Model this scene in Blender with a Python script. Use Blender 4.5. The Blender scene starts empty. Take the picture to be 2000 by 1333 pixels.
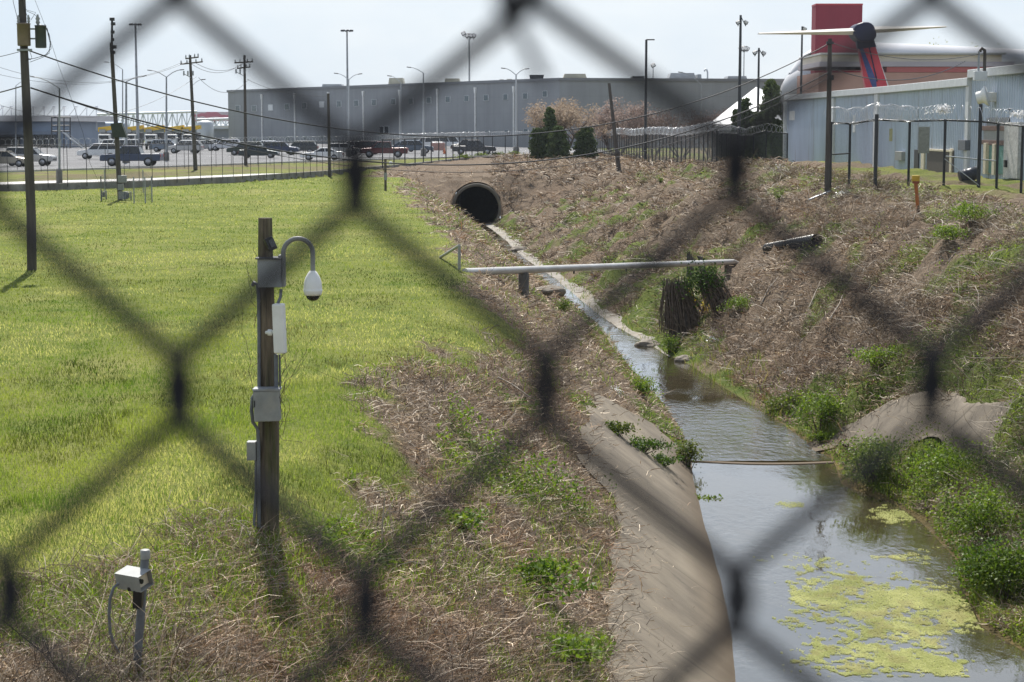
import bpy, bmesh, math, random
import numpy as np
from mathutils import Vector, Matrix

random.seed(7)
rng = np.random.default_rng(11)
C = bpy.context.scene.collection
SC = bpy.context.scene
R = math.radians

# ------------------------------------------------------------------ camera
F = 3600.0            # focal length in photo pixels (photo 2000 x 1333)
CAMZ = 4.3
PITCH = math.atan(421 / F)
cam_d = bpy.data.cameras.new('camera')
cam = bpy.data.objects.new('camera', cam_d)
C.objects.link(cam)
cam.location = (0, 0, CAMZ)
cam.rotation_euler = (R(90) - PITCH, 0, 0)
cam_d.sensor_width = 36
cam_d.lens = 36 * F / 2000
cam_d.clip_start = 0.05
cam_d.clip_end = 9000
cam_d.dof.use_dof = True
cam_d.dof.focus_distance = 45
cam_d.dof.aperture_fstop = 10.0
cam_d.dof.aperture_blades = 7
SC.camera = cam

# ------------------------------------------------------------------ world
SUN_AZ = R(-9)       # measured from +Y (ahead) towards +X
SUN_EL = R(52)
w = bpy.data.worlds.new('World')
SC.world = w
w.use_nodes = True
nt = w.node_tree
nt.nodes.clear()
out = nt.nodes.new('ShaderNodeOutputWorld')
bg = nt.nodes.new('ShaderNodeBackground')
sky = nt.nodes.new('ShaderNodeTexSky')
sky.sky_type = 'NISHITA'
sky.sun_disc = False
sky.sun_elevation = SUN_EL
sky.sun_rotation = SUN_AZ
sky.air_density = 1.0
sky.dust_density = 0.8
# thin bright veil of high cloud over the blue
tc = nt.nodes.new('ShaderNodeTexCoord')
mp = nt.nodes.new('ShaderNodeMapping')
mp.inputs['Scale'].default_value = (1.0, 1.0, 2.6)
n1 = nt.nodes.new('ShaderNodeTexNoise')
n1.inputs['Scale'].default_value = 4.5
n1.inputs['Detail'].default_value = 7
n1.inputs['Roughness'].default_value = 0.55
cr = nt.nodes.new('ShaderNodeMapRange')
cr.inputs['From Min'].default_value = 0.33
cr.inputs['From Max'].default_value = 0.66
cr.inputs['To Min'].default_value = 0.0
cr.inputs['To Max'].default_value = 1.0
mx = nt.nodes.new('ShaderNodeMix')
mx.data_type = 'RGBA'
vc = nt.nodes.new('ShaderNodeMix'); vc.data_type = 'RGBA'     # veil: white cloud and pale blue gaps
vc.inputs[6].default_value = (4.1, 4.75, 5.5, 1); vc.inputs[7].default_value = (5.25, 5.55, 5.85, 1)
nt.links.new(vc.outputs[2], mx.inputs[7])
nt.links.new(tc.outputs['Generated'], mp.inputs['Vector'])
nt.links.new(mp.outputs['Vector'], n1.inputs['Vector'])
nt.links.new(n1.outputs['Fac'], cr.inputs['Value']); nt.links.new(cr.outputs['Result'], vc.inputs[0])
# the veil is thickest low down and thins overhead
sz = nt.nodes.new('ShaderNodeSeparateXYZ'); nt.links.new(tc.outputs['Generated'], sz.inputs['Vector'])
vr = nt.nodes.new('ShaderNodeMapRange')
vr.inputs['From Min'].default_value = 0.28; vr.inputs['From Max'].default_value = 0.75
vr.inputs['To Min'].default_value = 1.0; vr.inputs['To Max'].default_value = 0.30
nt.links.new(sz.outputs['Z'], vr.inputs['Value'])
vm_ = nt.nodes.new('ShaderNodeMath'); vm_.operation = 'MULTIPLY'
vm_.inputs[0].default_value = 0.92; nt.links.new(vr.outputs['Result'], vm_.inputs[1])
nt.links.new(vm_.outputs[0], mx.inputs['Factor'])
nt.links.new(sky.outputs['Color'], mx.inputs[6])
nt.links.new(mx.outputs[2], bg.inputs['Color'])
bg.inputs['Strength'].default_value = 0.105
nt.links.new(bg.outputs['Background'], out.inputs['Surface'])

sun_d = bpy.data.lights.new('sun', 'SUN')
sun_d.energy = 5.0
sun_d.angle = R(0.55)
sun_d.color = (1.0, 0.95, 0.87)
sun = bpy.data.objects.new('sun', sun_d)
C.objects.link(sun)
sv = Vector((math.sin(SUN_AZ) * math.cos(SUN_EL), math.cos(SUN_AZ) * math.cos(SUN_EL), math.sin(SUN_EL)))
sun.rotation_euler = sv.to_track_quat('Z', 'Y').to_euler()
sun.location = (-20, 60, 60)

SC.view_settings.view_transform = 'Standard'
SC.view_settings.look = 'None'
SC.view_settings.exposure = 0.68
SC.view_settings.gamma = 1.0
SC.render.engine = 'CYCLES'
SC.cycles.use_denoising = True
SC.cycles.max_bounces = 8
SC.cycles.transparent_max_bounces = 24
SC.cycles.sample_clamp_indirect = 6.0
SC.cycles.caustics_reflective = False
SC.cycles.caustics_refractive = False

# ------------------------------------------------------------------ rays from the photograph to the place
_cp, _sp = math.cos(PITCH), math.sin(PITCH)
def ray(px, py):
    a, b = px - 1000.0, 666.5 - py
    return np.array([a, F * _cp + b * _sp, -F * _sp + b * _cp])
def at(px, py, d=None, z=None):
    r = ray(px, py)
    t = d / r[1] if d is not None else (z - CAMZ) / r[2]
    return Vector((r[0] * t, r[1] * t, CAMZ + r[2] * t))
def ppm(d):           # photo pixels per metre at distance d
    return F / d

# ------------------------------------------------------------------ numpy noise
def _hash(ix, iy, seed):
    h = (ix.astype(np.int64) * 374761393 + iy.astype(np.int64) * 668265263 + seed * 1442695041) & 0xFFFFFFFF
    h = ((h ^ (h >> 13)) * 1274126177) & 0xFFFFFFFF
    h = h ^ (h >> 16)
    return (h & 0xFFFF) / 65535.0
def vnoise(x, y, seed=0):
    x = np.asarray(x, float); y = np.asarray(y, float)
    ix = np.floor(x); iy = np.floor(y)
    fx = x - ix; fy = y - iy
    ux = fx * fx * (3 - 2 * fx); uy = fy * fy * (3 - 2 * fy)
    a = _hash(ix, iy, seed); b = _hash(ix + 1, iy, seed)
    c = _hash(ix, iy + 1, seed); d = _hash(ix + 1, iy + 1, seed)
    return (a * (1 - ux) + b * ux) * (1 - uy) + (c * (1 - ux) + d * ux) * uy
def fbm(x, y, seed=0, octv=4):
    s = 0; a = 0.5; n = 0
    for o in range(octv):
        s = s + a * vnoise(np.asarray(x) * 2 ** o, np.asarray(y) * 2 ** o, seed + o * 17)
        n += a; a *= 0.5
    return s / n
def smooth(a, b, x):
    t = np.clip((np.asarray(x, float) - a) / (b - a), 0, 1)
    return t * t * (3 - 2 * t)

# ------------------------------------------------------------------ the lie of the land
WZ = -4.0
def _tab(pts, z):
    q = [at(px, py, z=z) for px, py in pts]
    q = sorted(((p.y, p.x) for p in q))
    return np.array([a for a, b in q]), np.array([b for a, b in q])
XL_T = _tab([(1445, 1400), (1430, 1333), (1425, 1250), (1402, 1130), (1377, 1040), (1350, 930), (1345, 900), (1335, 850), (1322, 825),
             (1288, 780), (1250, 740), (1215, 700), (1190, 660), (1165, 632), (1125, 602), (1092, 572), (1060, 545), (1020, 520),
             (990, 495), (965, 470), (947, 450), (928, 437)], WZ)
XR_T = _tab([(2250, 1400), (2120, 1333), (2010, 1275), (1920, 1225), (1885, 1150), (1875, 1100), (1805, 1020), (1750, 985), (1645, 945), (1632, 905),
             (1592, 880), (1560, 855), (1480, 800), (1405, 755), (1345, 715), (1292, 690), (1250, 665), (1205, 640), (1165, 612),
             (1128, 582), (1088, 548), (1046, 520), (1015, 497), (988, 470), (962, 450), (942, 437)], WZ)
def xl_f(y): return np.interp(y, *XL_T)
def xr_f(y): return np.interp(y, *XR_T)
# top of the left slope
def xb_f(y):
    return xl_f(y) - np.interp(y, [10, 22, 30, 60, 100, 135, 160], [7.2, 6.6, 6.3, 6.3, 6.6, 6.8, 6.4])
XT_D = [10, 25, 45, 66, 90, 138, 160, 200, 246, 262]
XT_X = [14.5, 14.5, 14.5, 14.5, 15.2, 15.6, 15.0, 13.2, 11.6, 11.0]
ZT_D = [5, 60, 90, 105, 138, 166, 246, 262]
ZT_Z = [1.2, 1.2, 1.35, 1.4, 1.5, 0.7, 0.15, 0.3]
def xt_f(y): return np.interp(y, XT_D, XT_X)
def zt_f(y): return np.interp(y, ZT_D, ZT_Z)
# the kerb wall along the road: distance as a function of x
_wp = [(-300, 372), (0, 362), (260, 355), (460, 345.5), (640, 334), (730, 326), (800, 320), (950, 304), (1060, 299.5)]
_wq = [at(a, b, z=0.45) for a, b in _wp]
WALL_X = [-150] + [p.x for p in _wq] + [16, 70]
WALL_Y = [88] + [p.y for p in _wq] + [266, 268]
def dw_f(x): return np.interp(x, WALL_X, WALL_Y)

CUL = at(931, 405, d=156.5)          # centre line of the culvert
CUL_X, CUL_Z, CUL_R, CUL_Y = CUL.x, -2.66, 2.1, 155.7

def ground(x, y, rough=True):
    x = np.asarray(x, float); y = np.asarray(y, float)
    xl, xr, xb, xt, zt = xl_f(y), xr_f(y), xb_f(y), xt_f(y), zt_f(y)
    lawn = 0.10 * (fbm(x / 9, y / 9, 3, 3) - 0.5)
    # left slope: rounded brow then straight
    t = np.clip((x - xb) / (xl - xb), 0, 1)
    prof = np.where(t < 0.25, t * t * 2.0, 0.125 + (t - 0.25) * (0.875 / 0.75))
    left = lawn * (1 - t) + prof * WZ
    # channel bottom
    u = np.clip((x - xl) / np.maximum(xr - xl, 0.05), 0, 1)
    depth = np.interp(y, [20, 43, 46, 60, 75, 100, 150], [0.55, 0.5, 0.22, 0.4, 0.12, 0.10, 0.10])
    chan = WZ - depth * np.sin(np.pi * u) ** 0.6
    # right bank
    s = np.clip((x - xr) / (xt - xr), 0, 1)
    shelf = np.interp(y, [20, 40, 48, 60], [0.22, 0.22, 0.06, 0.04])
    s2 = np.where(s < shelf, s * 0.35, 0.35 * shelf + (s - shelf) * (1 - 0.35 * shelf) / (1 - shelf))
    pr = np.where(s2 > 0.8, 1 - (1 - s2) ** 2 / 0.4 - (1 - s2) * 0 , s2 + 0.0)
    pr = np.where(s2 > 0.8, 0.9 + (s2 - 0.8) * 0.5, s2 * 1.125)
    right = WZ + (zt - WZ) * pr
    z = np.where(x < xl, left, np.where(x < xr, chan, right))
    # the slope that closes the channel round the culvert
    k = np.clip((y - 155.6) / 7.0, 0, 1)
    close = np.interp(y, [155, 157.5, 164, 172, 200, 240], [-0.6, -0.4, -0.1, 0.15, 0.2, 0.2])
    z = np.where(y > 155, np.maximum(z, z * (1 - k) + np.minimum(close, np.maximum(zt, 0.2)) * k), z)
    # earth banked over the culvert barrel
    dxc = np.abs(x - CUL_X)
    arch = CUL_Z + np.sqrt(np.maximum((CUL_R + 0.12) ** 2 - dxc ** 2, 0))
    z = np.where((y > 156.3) & (y < 166) & (dxc < CUL_R + 0.1), np.maximum(z, arch), z)
    if rough:
        onl = smooth(0.0, 0.5, t) * (x < xl)
        onr = (x > xr) * smooth(0.0, 0.08, s)
        amp = 0.05 + 0.26 * onl * smooth(0.15, 0.6, 1 - t) + 0.78 * onr * np.interp(s, [0, .9, 1], [1, .8, .35])
        n = fbm(x / 1.3, y / 1.9, 21, 4) - 0.5 + 0.7 * (fbm(x / 2.6, y / 3.4, 25, 3) - 0.5)
        n2 = fbm(x / 0.33, y / 0.4, 31, 2) - 0.5
        amp = np.where((y > 156.8) & (x > -14), 0.42, amp)
        inch = (x >= xl) & (x <= xr) & (y < 156)
        n = n + 1.1 * (fbm(x / 0.8, y / 1.0, 27, 3) - 0.5) * onr
        amp = amp * np.where((y > 56) & (x > xr - .1) & (x < xr + 2.2), smooth(.5, 2.0, x - xr), 1.0)
        n2 = n2 * np.where((y > 56) & (x > xr - .1) & (x < xr + 2.2), smooth(.5, 2.0, x - xr), 1.0)
        amp = amp * (1 - conc_w(x, y)); n2 = n2 * (1 - conc_w(x, y))
        z = z + np.where(inch, 0.05 * n, amp * n * 1.3 + 0.12 * n2 * np.maximum(onl * (1 - t), onr))
    # low rise at the near end where the fence stands
    e = 1 - smooth(3.0, 9.0, y)
    z = z * (1 - e) + 2.7 * e
    # road and car park level behind the kerb wall
    z = np.where(y > dw_f(x) + 1.2, 0.39, z)
    return z
def gz(x, y): return float(ground(np.array([x]), np.array([y]))[0])
def hit(px, py, dmax=280.0, dmin=10.0, rough=True):
    r = ray(px, py)
    ys = np.linspace(dmin, dmax, 5400)
    xs = r[0] / r[1] * ys
    zs = CAMZ + r[2] / r[1] * ys
    below = np.nonzero(ground(xs, ys, rough) >= zs)[0]
    i = below[0] if len(below) else len(ys) - 1
    return Vector((xs[i], ys[i], zs[i]))

# concrete lining: how far it reaches up the left slope from the water line, by distance
_ce = [hit(a, b, rough=False) for a, b in [(1172, 1330), (1195, 1200), (1212, 1060), (1208, 1000), (1140, 905), (1148, 835), (1163, 770)]]
_ce = sorted((p.y, float(xl_f(p.y)) - p.x) for p in _ce)
CE_D = np.array([18] + [a for a, b in _ce] + [_ce[-1][0] + 3]); CE_W = np.array([_ce[0][1]] + [b for a, b in _ce] + [0.3])
def conc_left(y): return np.interp(y, CE_D, CE_W) + 0.55 * (fbm(np.asarray(y) / 1.4, np.asarray(y) * 0 + 3, 77, 3) - 0.5)
def conc_gap(y): return 1.25 * smooth(45.2, 47.5, y) * (0.8 + 0.5 * fbm(np.asarray(y) / 0.9, np.asarray(y) * 0, 78, 3))
def apron_lo(y): return np.interp(y, [38.5, 41.6, 45.4, 46.2, 46.8, 48], [2.3, 2.0, .9, .4, -.2, -.2])
def apron_hi(y): return np.interp(y, [38.5, 39.6, 40.6, 43.2, 45.4, 46.7, 47.3, 47.8], [-3., 1.5, 2.95, 2.85, 2.3, 1.7, .9, -.2]) + 0.3 * (fbm(np.asarray(y) / 0.7, np.asarray(y) * 0 + 8, 79, 3) - 0.5)
def conc_w(x, y):
    x = np.asarray(x, float); y = np.asarray(y, float)
    l = smooth(xl_f(y) - conc_left(y) - 0.1, xl_f(y) - conc_left(y) + 0.1, x) * (x < xl_f(y) + 0.2 - conc_gap(y))
    o_ = x - xr_f(y)
    r = smooth(-0.1, 0.1, o_ - apron_lo(y)) + 0 * y
    r = r * (1 - smooth(-0.1, 0.1, o_ - apron_hi(y))) * (y > 38.5) * (y < 47.8)
    return np.maximum(l, r)

# edge between mown grass and dead growth on the left, as photo rows -> distance
_ge = [(770, 366), (800, 395), (838, 425), (885, 495), (935, 560), (985, 605), (960, 632), (890, 665), (800, 705), (760, 735), (745, 800),
       (735, 860), (715, 940), (560, 1000), (430, 1015), (330, 1070), (200, 1140), (60, 1190), (-200, 1230), (-700, 1320)]
_gq = sorted((at(a, b, z=0).y, at(a, b, z=0).x) for a, b in _ge)
GE_D = np.array([a for a, b in _gq]); GE_X = np.array([b for a, b in _gq])
def grass_w(x, y):
    """1 on the mown grass, 0 on dead growth"""
    e = np.interp(y, GE_D, GE_X)
    n = (fbm(x / 0.9, y / 1.3, 51, 4) - 0.5) * np.interp(y, [12, 40, 100, 150], [2.4, 2.4, 3.0, 3.0])
    g = smooth(-0.3, 0.3, e + n - x)
    return np.where(y > 155, smooth(-11.8, -12.6, x + n), g)

# ------------------------------------------------------------------ object helpers
def tag(o, label=None, cat=None, group=None, kind=None):
    if label: o['label'] = label
    if cat: o['category'] = cat
    if group: o['group'] = group
    if kind: o['kind'] = kind
    return o
def thing(name, label, cat, loc=(0, 0, 0), rz=0.0, group=None):
    o = bpy.data.objects.new(name, None)
    C.objects.link(o)
    o.location = loc
    o.rotation_euler = (0, 0, rz)
    o.empty_display_size = 0.2
    return tag(o, label, cat, group)

class MB:
    """collects shapes, then links them as one mesh object"""
    def __init__(s): s.v = []; s.f = []; s.sm = []
    def add(s, vs, fs, smooth_=False):
        o = len(s.v)
        s.v += [tuple(v) for v in vs]
        for f in fs:
            s.f.append(tuple(i + o for i in f)); s.sm.append(smooth_)
        return s
    def box(s, c, size, rz=0.0, M=None, bev=0.0):
        x, y, z = size[0] / 2, size[1] / 2, size[2] / 2
        if bev:
            b = min(bev, x * .9, y * .9, z * .9)
            bm = bmesh.new()
            bmesh.ops.create_cube(bm, size=1.0)
            for v in bm.verts: v.co = (v.co.x * 2 * x, v.co.y * 2 * y, v.co.z * 2 * z)
            bmesh.ops.bevel(bm, geom=list(bm.edges), offset=b, segments=2, affect='EDGES', profile=0.6)
            bm.verts.index_update()
            vs = [v.co.copy() for v in bm.verts]; fs = [[v.index for v in f.verts] for f in bm.faces]
            bm.free()
        else:
            vs = [Vector((i, j, k)) for i in (-x, x) for j in (-y, y) for k in (-z, z)]
            fs = [(0, 1, 3, 2), (4, 6, 7, 5), (0, 4, 5, 1), (2, 3, 7, 6), (0, 2, 6, 4), (1, 5, 7, 3)]
        m = Matrix.Translation(c) @ (M if M is not None else Matrix.Rotation(rz, 4, 'Z'))
        return s.add([m @ v for v in vs], fs)
    def tube(s, pts, r, n=8, cap=True, smooth_=True):
        pts = [Vector(p) for p in pts]
        rr = r if isinstance(r, (list, tuple)) else [r] * len(pts)
        vs = []; fs = []
        up = None
        for i, p in enumerate(pts):
            a = pts[max(i - 1, 0)]; b = pts[min(i + 1, len(pts) - 1)]
            t = (b - a)
            t = t.normalized() if t.length > 1e-9 else Vector((0, 0, 1))
            if up is None:
                up = Vector((0, 0, 1)) if abs(t.z) < 0.9 else Vector((1, 0, 0))
            x = up - t * up.dot(t)
            if x.length < 1e-5: x = t.orthogonal()
            x.normalize(); up = x
            y = t.cross(x)
            for k in range(n):
                an = 2 * math.pi * k / n
                vs.append(p + (x * math.cos(an) + y * math.sin(an)) * rr[i])
        for i in range(len(pts) - 1):
            for k in range(n):
                fs.append((i * n + k, i * n + (k + 1) % n, (i + 1) * n + (k + 1) % n, (i + 1) * n + k))
        s.add(vs, fs, smooth_)
        if cap:
            s.add(vs[:n], [tuple(reversed(range(n)))]); s.add(vs[-n:], [tuple(range(n))])
        return s
    def lathe(s, c, prof, n=16, M=None):
        """prof: (radius, z) from bottom to top"""
        vs = []; fs = []
        m = Matrix.Translation(c) @ (M if M is not None else Matrix.Identity(4))
        for r, z in prof:
            for k in range(n):
                a = 2 * math.pi * k / n
                vs.append(m @ Vector((r * math.cos(a), r * math.sin(a), z)))
        for i in range(len(prof) - 1):
            for k in range(n):
                fs.append((i * n + k, i * n + (k + 1) % n, (i + 1) * n + (k + 1) % n, (i + 1) * n + k))
        return s.add(vs, fs, True)
    def prism(s, poly, lo, hi, M=None):
        """poly in local x,z extruded along local y from lo to hi"""
        m = M if M is not None else Matrix.Identity(4)
        n = len(poly)
        vs = [m @ Vector((p[0], lo, p[1])) for p in poly] + [m @ Vector((p[0], hi, p[1])) for p in poly]
        fs = [tuple(range(n)), tuple(reversed(range(n, 2 * n)))]
        fs += [(i, i + n, (i + 1) % n + n, (i + 1) % n) for i in range(n)]
        return s.add(vs, fs)
    def quad(s, a, b, c, d): return s.add([a, b, c, d], [(0, 1, 2, 3)])
    def build(s, name, m, parent=None, bevel=0.0, fix=True):
        me = bpy.data.meshes.new(name)
        me.from_pydata(s.v, [], s.f)
        me.polygons.foreach_set('use_smooth', s.sm)
        if fix:
            bm = bmesh.new(); bm.from_mesh(me)
            bmesh.ops.recalc_face_normals(bm, faces=bm.faces)
            bm.to_mesh(me); bm.free()
        if m: me.materials.append(m)
        o = bpy.data.objects.new(name, me)
        C.objects.link(o)
        if parent: o.parent = parent
        if bevel:
            md = o.modifiers.new('bevel', 'BEVEL'); md.width = bevel; md.segments = 2; md.limit_method = 'ANGLE'
        return o

def mesh_np(name, V, faces, col=None, m=None, parent=None, smooth_=False):
    """V (n,3), faces (m,k) all the same size, col (n,3)"""
    me = bpy.data.meshes.new(name)
    nv, nf, k = len(V), len(faces), faces.shape[1]
    me.vertices.add(nv); me.loops.add(nf * k); me.polygons.add(nf)
    me.vertices.foreach_set('co', np.asarray(V, np.float32).ravel())
    me.loops.foreach_set('vertex_index', np.asarray(faces, np.int32).ravel())
    me.polygons.foreach_set('loop_start', np.arange(0, nf * k, k, dtype=np.int32))
    me.polygons.foreach_set('loop_total', np.full(nf, k, np.int32))
    if smooth_: me.polygons.foreach_set('use_smooth', np.ones(nf, bool))
    if col is not None:
        at_ = me.attributes.new('tint', 'FLOAT_COLOR', 'POINT')
        c4 = np.ones((nv, 4), np.float32); c4[:, :3] = col
        at_.data.foreach_set('color', c4.ravel())
    me.update(calc_edges=True)
    me.validate()
    if m: me.materials.append(m)
    o = bpy.data.objects.new(name, me)
    C.objects.link(o)
    if parent: o.parent = parent
    return o

# ------------------------------------------------------------------ materials
def newmat(name):
    m = bpy.data.materials.new(name); m.use_nodes = True
    m.node_tree.nodes.clear()
    return m, m.node_tree
def N(t, kind, **kw):
    n = t.nodes.new(kind)
    for k, v in kw.items():
        if k in n.inputs.keys(): n.inputs[k].default_value = v
        else: setattr(n, k, v)
    return n
def mixc(t, fac, a, b, blend='MIX'):
    n = t.nodes.new('ShaderNodeMix'); n.data_type = 'RGBA'; n.blend_type = blend
    for s_, v in (('Factor', fac), ('A', a), ('B', b)):
        i = n.inputs[s_] if s_ == 'Factor' else [q for q in n.inputs if q.name == s_ and q.type == 'RGBA'][0]
        if hasattr(v, 'default_value') or hasattr(v, 'is_linked'): t.links.new(v, i)
        elif isinstance(v, tuple): i.default_value = (*v, 1) if len(v) == 3 else v
        else: i.default_value = v
    return [q for q in n.outputs if q.type == 'RGBA'][0]
def rng_node(t, v, a, b, c=0.0, d=1.0):
    n = t.nodes.new('ShaderNodeMapRange'); n.clamp = True
    n.inputs['From Min'].default_value = a; n.inputs['From Max'].default_value = b
    n.inputs['To Min'].default_value = c; n.inputs['To Max'].default_value = d
    t.links.new(v, n.inputs['Value'])
    return n.outputs['Result']
def noise(t, scale, detail=4, rough=0.55, vec=None, stretch=None):
    n = N(t, 'ShaderNodeTexNoise', Scale=scale, Detail=detail, Roughness=rough)
    if vec is None:
        vec = N(t, 'ShaderNodeTexCoord').outputs['Object']
    if stretch:
        mp_ = N(t, 'ShaderNodeMapping', Scale=stretch)
        t.links.new(vec, mp_.inputs['Vector']); vec = mp_.outputs['Vector']
    t.links.new(vec, n.inputs['Vector'])
    return n.outputs['Fac']
def mat(name, col, rough=0.6, metal=0.0, var=0.25, scale=6.0, stain=None, stretch=None, bump=0.0, spec=0.4):
    """surface with cloudy variation of its own colour and, if asked, stains"""
    m, t = newmat(name)
    b = N(t, 'ShaderNodeBsdfPrincipled', Roughness=rough, Metallic=metal)
    b.inputs['Specular IOR Level'].default_value = spec
    o = N(t, 'ShaderNodeOutputMaterial')
    f = rng_node(t, noise(t, scale, 5, 0.6, stretch=stretch), 0.3, 0.7)
    c = mixc(t, f, tuple(x * (1 - var) for x in col), tuple(min(1, x * (1 + var)) for x in col))
    if stain:
        f2 = rng_node(t, noise(t, scale * 0.37, 6, 0.65, stretch=stretch), 0.48, 0.68, 0, 0.85)
        c = mixc(t, f2, c, stain)
    t.links.new(c, b.inputs['Base Color'])
    if bump:
        bp = N(t, 'ShaderNodeBump', Strength=bump, Distance=0.02)
        t.links.new(noise(t, scale * 4, 5, 0.6, stretch=stretch), bp.inputs['Height'])
        t.links.new(bp.outputs['Normal'], b.inputs['Normal'])
    t.links.new(b.outputs['BSDF'], o.inputs['Surface'])
    return m
def leafmat(name, trans=0.45, rough=0.55, spec=0.25, tmul=(1.15, 1.2, 0.6)):
    """leaf or stem whose own colour comes per piece; thin, so some light passes through"""
    m, t = newmat(name)
    a = N(t, 'ShaderNodeAttribute', attribute_name='tint')
    b = N(t, 'ShaderNodeBsdfPrincipled', Roughness=rough)
    b.inputs['Specular IOR Level'].default_value = spec
    t.links.new(a.outputs['Color'], b.inputs['Base Color'])
    o = N(t, 'ShaderNodeOutputMaterial')
    if trans:
        tr = N(t, 'ShaderNodeBsdfTranslucent')
        t.links.new(mixc(t, 1.0, a.outputs['Color'], tmul, 'MULTIPLY'), tr.inputs['Color'])
        ms = N(t, 'ShaderNodeMixShader', Fac=trans)
        t.links.new(b.outputs['BSDF'], ms.inputs[1]); t.links.new(tr.outputs['BSDF'], ms.inputs[2])
        t.links.new(ms.outputs['Shader'], o.inputs['Surface'])
    else:
        t.links.new(b.outputs['BSDF'], o.inputs['Surface'])
    return m
M = {}
M['grass'] = leafmat('grass_blade', 0.5)
M['leaf'] = leafmat('leaf', 0.42)
M['straw'] = leafmat('dead_stem', 0.12, 0.7, 0.2, (1.1, 1.0, 0.8))
M['evergreen'] = leafmat('evergreen_leaf', 0.15, 0.8, 0.06)
M['petal'] = leafmat('petal', 0.3, 0.7, 0.1, (1, 1, 1))
M['vinyl'] = mat('black_vinyl_wire', (0.03, 0.03, 0.033), 0.9, 0, 0.2, 200, spec=0.04)
M['galv'] = mat('galvanised_steel', (0.42, 0.44, 0.46), 0.45, 0.6, 0.2, 30)
M['steelgrey'] = mat('grey_painted_steel', (0.27, 0.29, 0.31), 0.5, 0.0, 0.12, 8, stain=(0.2, 0.19, 0.17))
M['darksteel'] = mat('dark_steel', (0.035, 0.037, 0.042), 0.5, 0.2, 0.2, 20)
M['black'] = mat('black_plastic', (0.015, 0.015, 0.016), 0.4, 0, 0.2, 20)
M['white'] = mat('white_paint', (0.74, 0.74, 0.72), 0.45, 0, 0.06, 5, stain=(0.6, 0.58, 0.53))
M['cream'] = mat('cream_paint', (0.62, 0.55, 0.42), 0.55, 0, 0.1, 4)
M['wood'] = mat('weathered_post_wood', (0.115, 0.092, 0.066), 0.85, 0, 0.75, 26, stain=(0.06, 0.08, 0.015), stretch=(1, 1, 0.07), bump=1.0)
M['pole'] = mat('creosote_pole', (0.075, 0.066, 0.058), 0.85, 0, 0.35, 10, stretch=(1, 1, 0.06), bump=0.4)
M['conduit'] = mat('grey_conduit', (0.13, 0.14, 0.16), 0.5, 0, 0.2, 20)
M['boxgrey'] = mat('weathered_grey_box', (0.25, 0.26, 0.255), 0.5, 0, 0.15, 9, stain=(0.3, 0.29, 0.26))
M['glassdark'] = mat('dark_glass', (0.012, 0.016, 0.02), 0.08, 0, 0.1, 3, spec=0.6)
M['tire'] = mat('tyre_rubber', (0.02, 0.02, 0.02), 0.8, 0, 0.2, 30)
M['rim'] = mat('wheel_rim', (0.4, 0.4, 0.42), 0.35, 0.7, 0.1, 20)
M['red'] = mat('red_paint', (0.38, 0.04, 0.05), 0.5, 0, 0.08, 0.5)
M['yellow'] = mat('yellow_paint', (0.62, 0.40, 0.04), 0.5, 0, 0.12, 3)
M['lampglass'] = mat('lamp_lens', (0.55, 0.56, 0.58), 0.25, 0, 0.1, 8)
M['rust'] = mat('rusty_orange_paint', (0.33, 0.11, 0.03), 0.7, 0, 0.35, 9, stain=(0.13, 0.05, 0.025))

# ================================================================== GROUND
def ground_material():
    m, t = newmat('ground_cover')
    a = N(t, 'ShaderNodeAttribute', attribute_name='tint')
    sep = N(t, 'ShaderNodeSeparateColor')
    t.links.new(a.outputs['Color'], sep.inputs['Color'])
    co = N(t, 'ShaderNodeTexCoord').outputs['Object']
    big = noise(t, 0.16, 5, 0.6, co, (1, 0.55, 1))
    mid = noise(t, 1.1, 6, 0.65, co)
    fine = noise(t, 9.0, 6, 0.7, co)
    g = mixc(t, rng_node(t, mid, 0.32, 0.68), (0.10, 0.14, 0.02), (0.22, 0.235, 0.05))
    pale = rng_node(t, noise(t, 0.22, 6, 0.62, co, (1.0, 0.5, 1)), 0.5, 0.68, 0, 0.8)
    g = mixc(t, pale, g, (0.27, 0.26, 0.085))
    g = mixc(t, rng_node(t, fine, 0.35, 0.7, 0, 0.55), g, (0.05, 0.08, 0.012))
    b = mixc(t, rng_node(t, fine, 0.33, 0.66), (0.055, 0.04, 0.028), (0.24, 0.18, 0.125))
    b = mixc(t, rng_node(t, mid, 0.35, 0.7, 0, 0.6), b, (0.15, 0.12, 0.09))
    b = mixc(t, rng_node(t, big, 0.5, 0.7, 0, 0.4), b, (0.13, 0.085, 0.055))
    wd = mixc(t, rng_node(t, mid, 0.3, 0.7), (0.05, 0.08, 0.014), (0.13, 0.15, 0.035))
    mud = mixc(t, rng_node(t, mid, 0.35, 0.65), (0.06, 0.05, 0.022), (0.16, 0.12, 0.05))
    c = mixc(t, sep.outputs['Red'], b, g)
    c = mixc(t, sep.outputs['Blue'], c, wd)
    c = mixc(t, sep.outputs['Green'], c, mud)
    p = N(t, 'ShaderNodeBsdfPrincipled', Roughness=0.95)
    p.inputs['Specular IOR Level'].default_value = 0.1
    t.links.new(c, p.inputs['Base Color'])
    bp = N(t, 'ShaderNodeBump', Strength=0.9, Distance=0.12)
    t.links.new(fine, bp.inputs['Height']); t.links.new(bp.outputs['Normal'], p.inputs['Normal'])
    o = N(t, 'ShaderNodeOutputMaterial'); t.links.new(p.outputs['BSDF'], o.inputs['Surface'])
    return m

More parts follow.
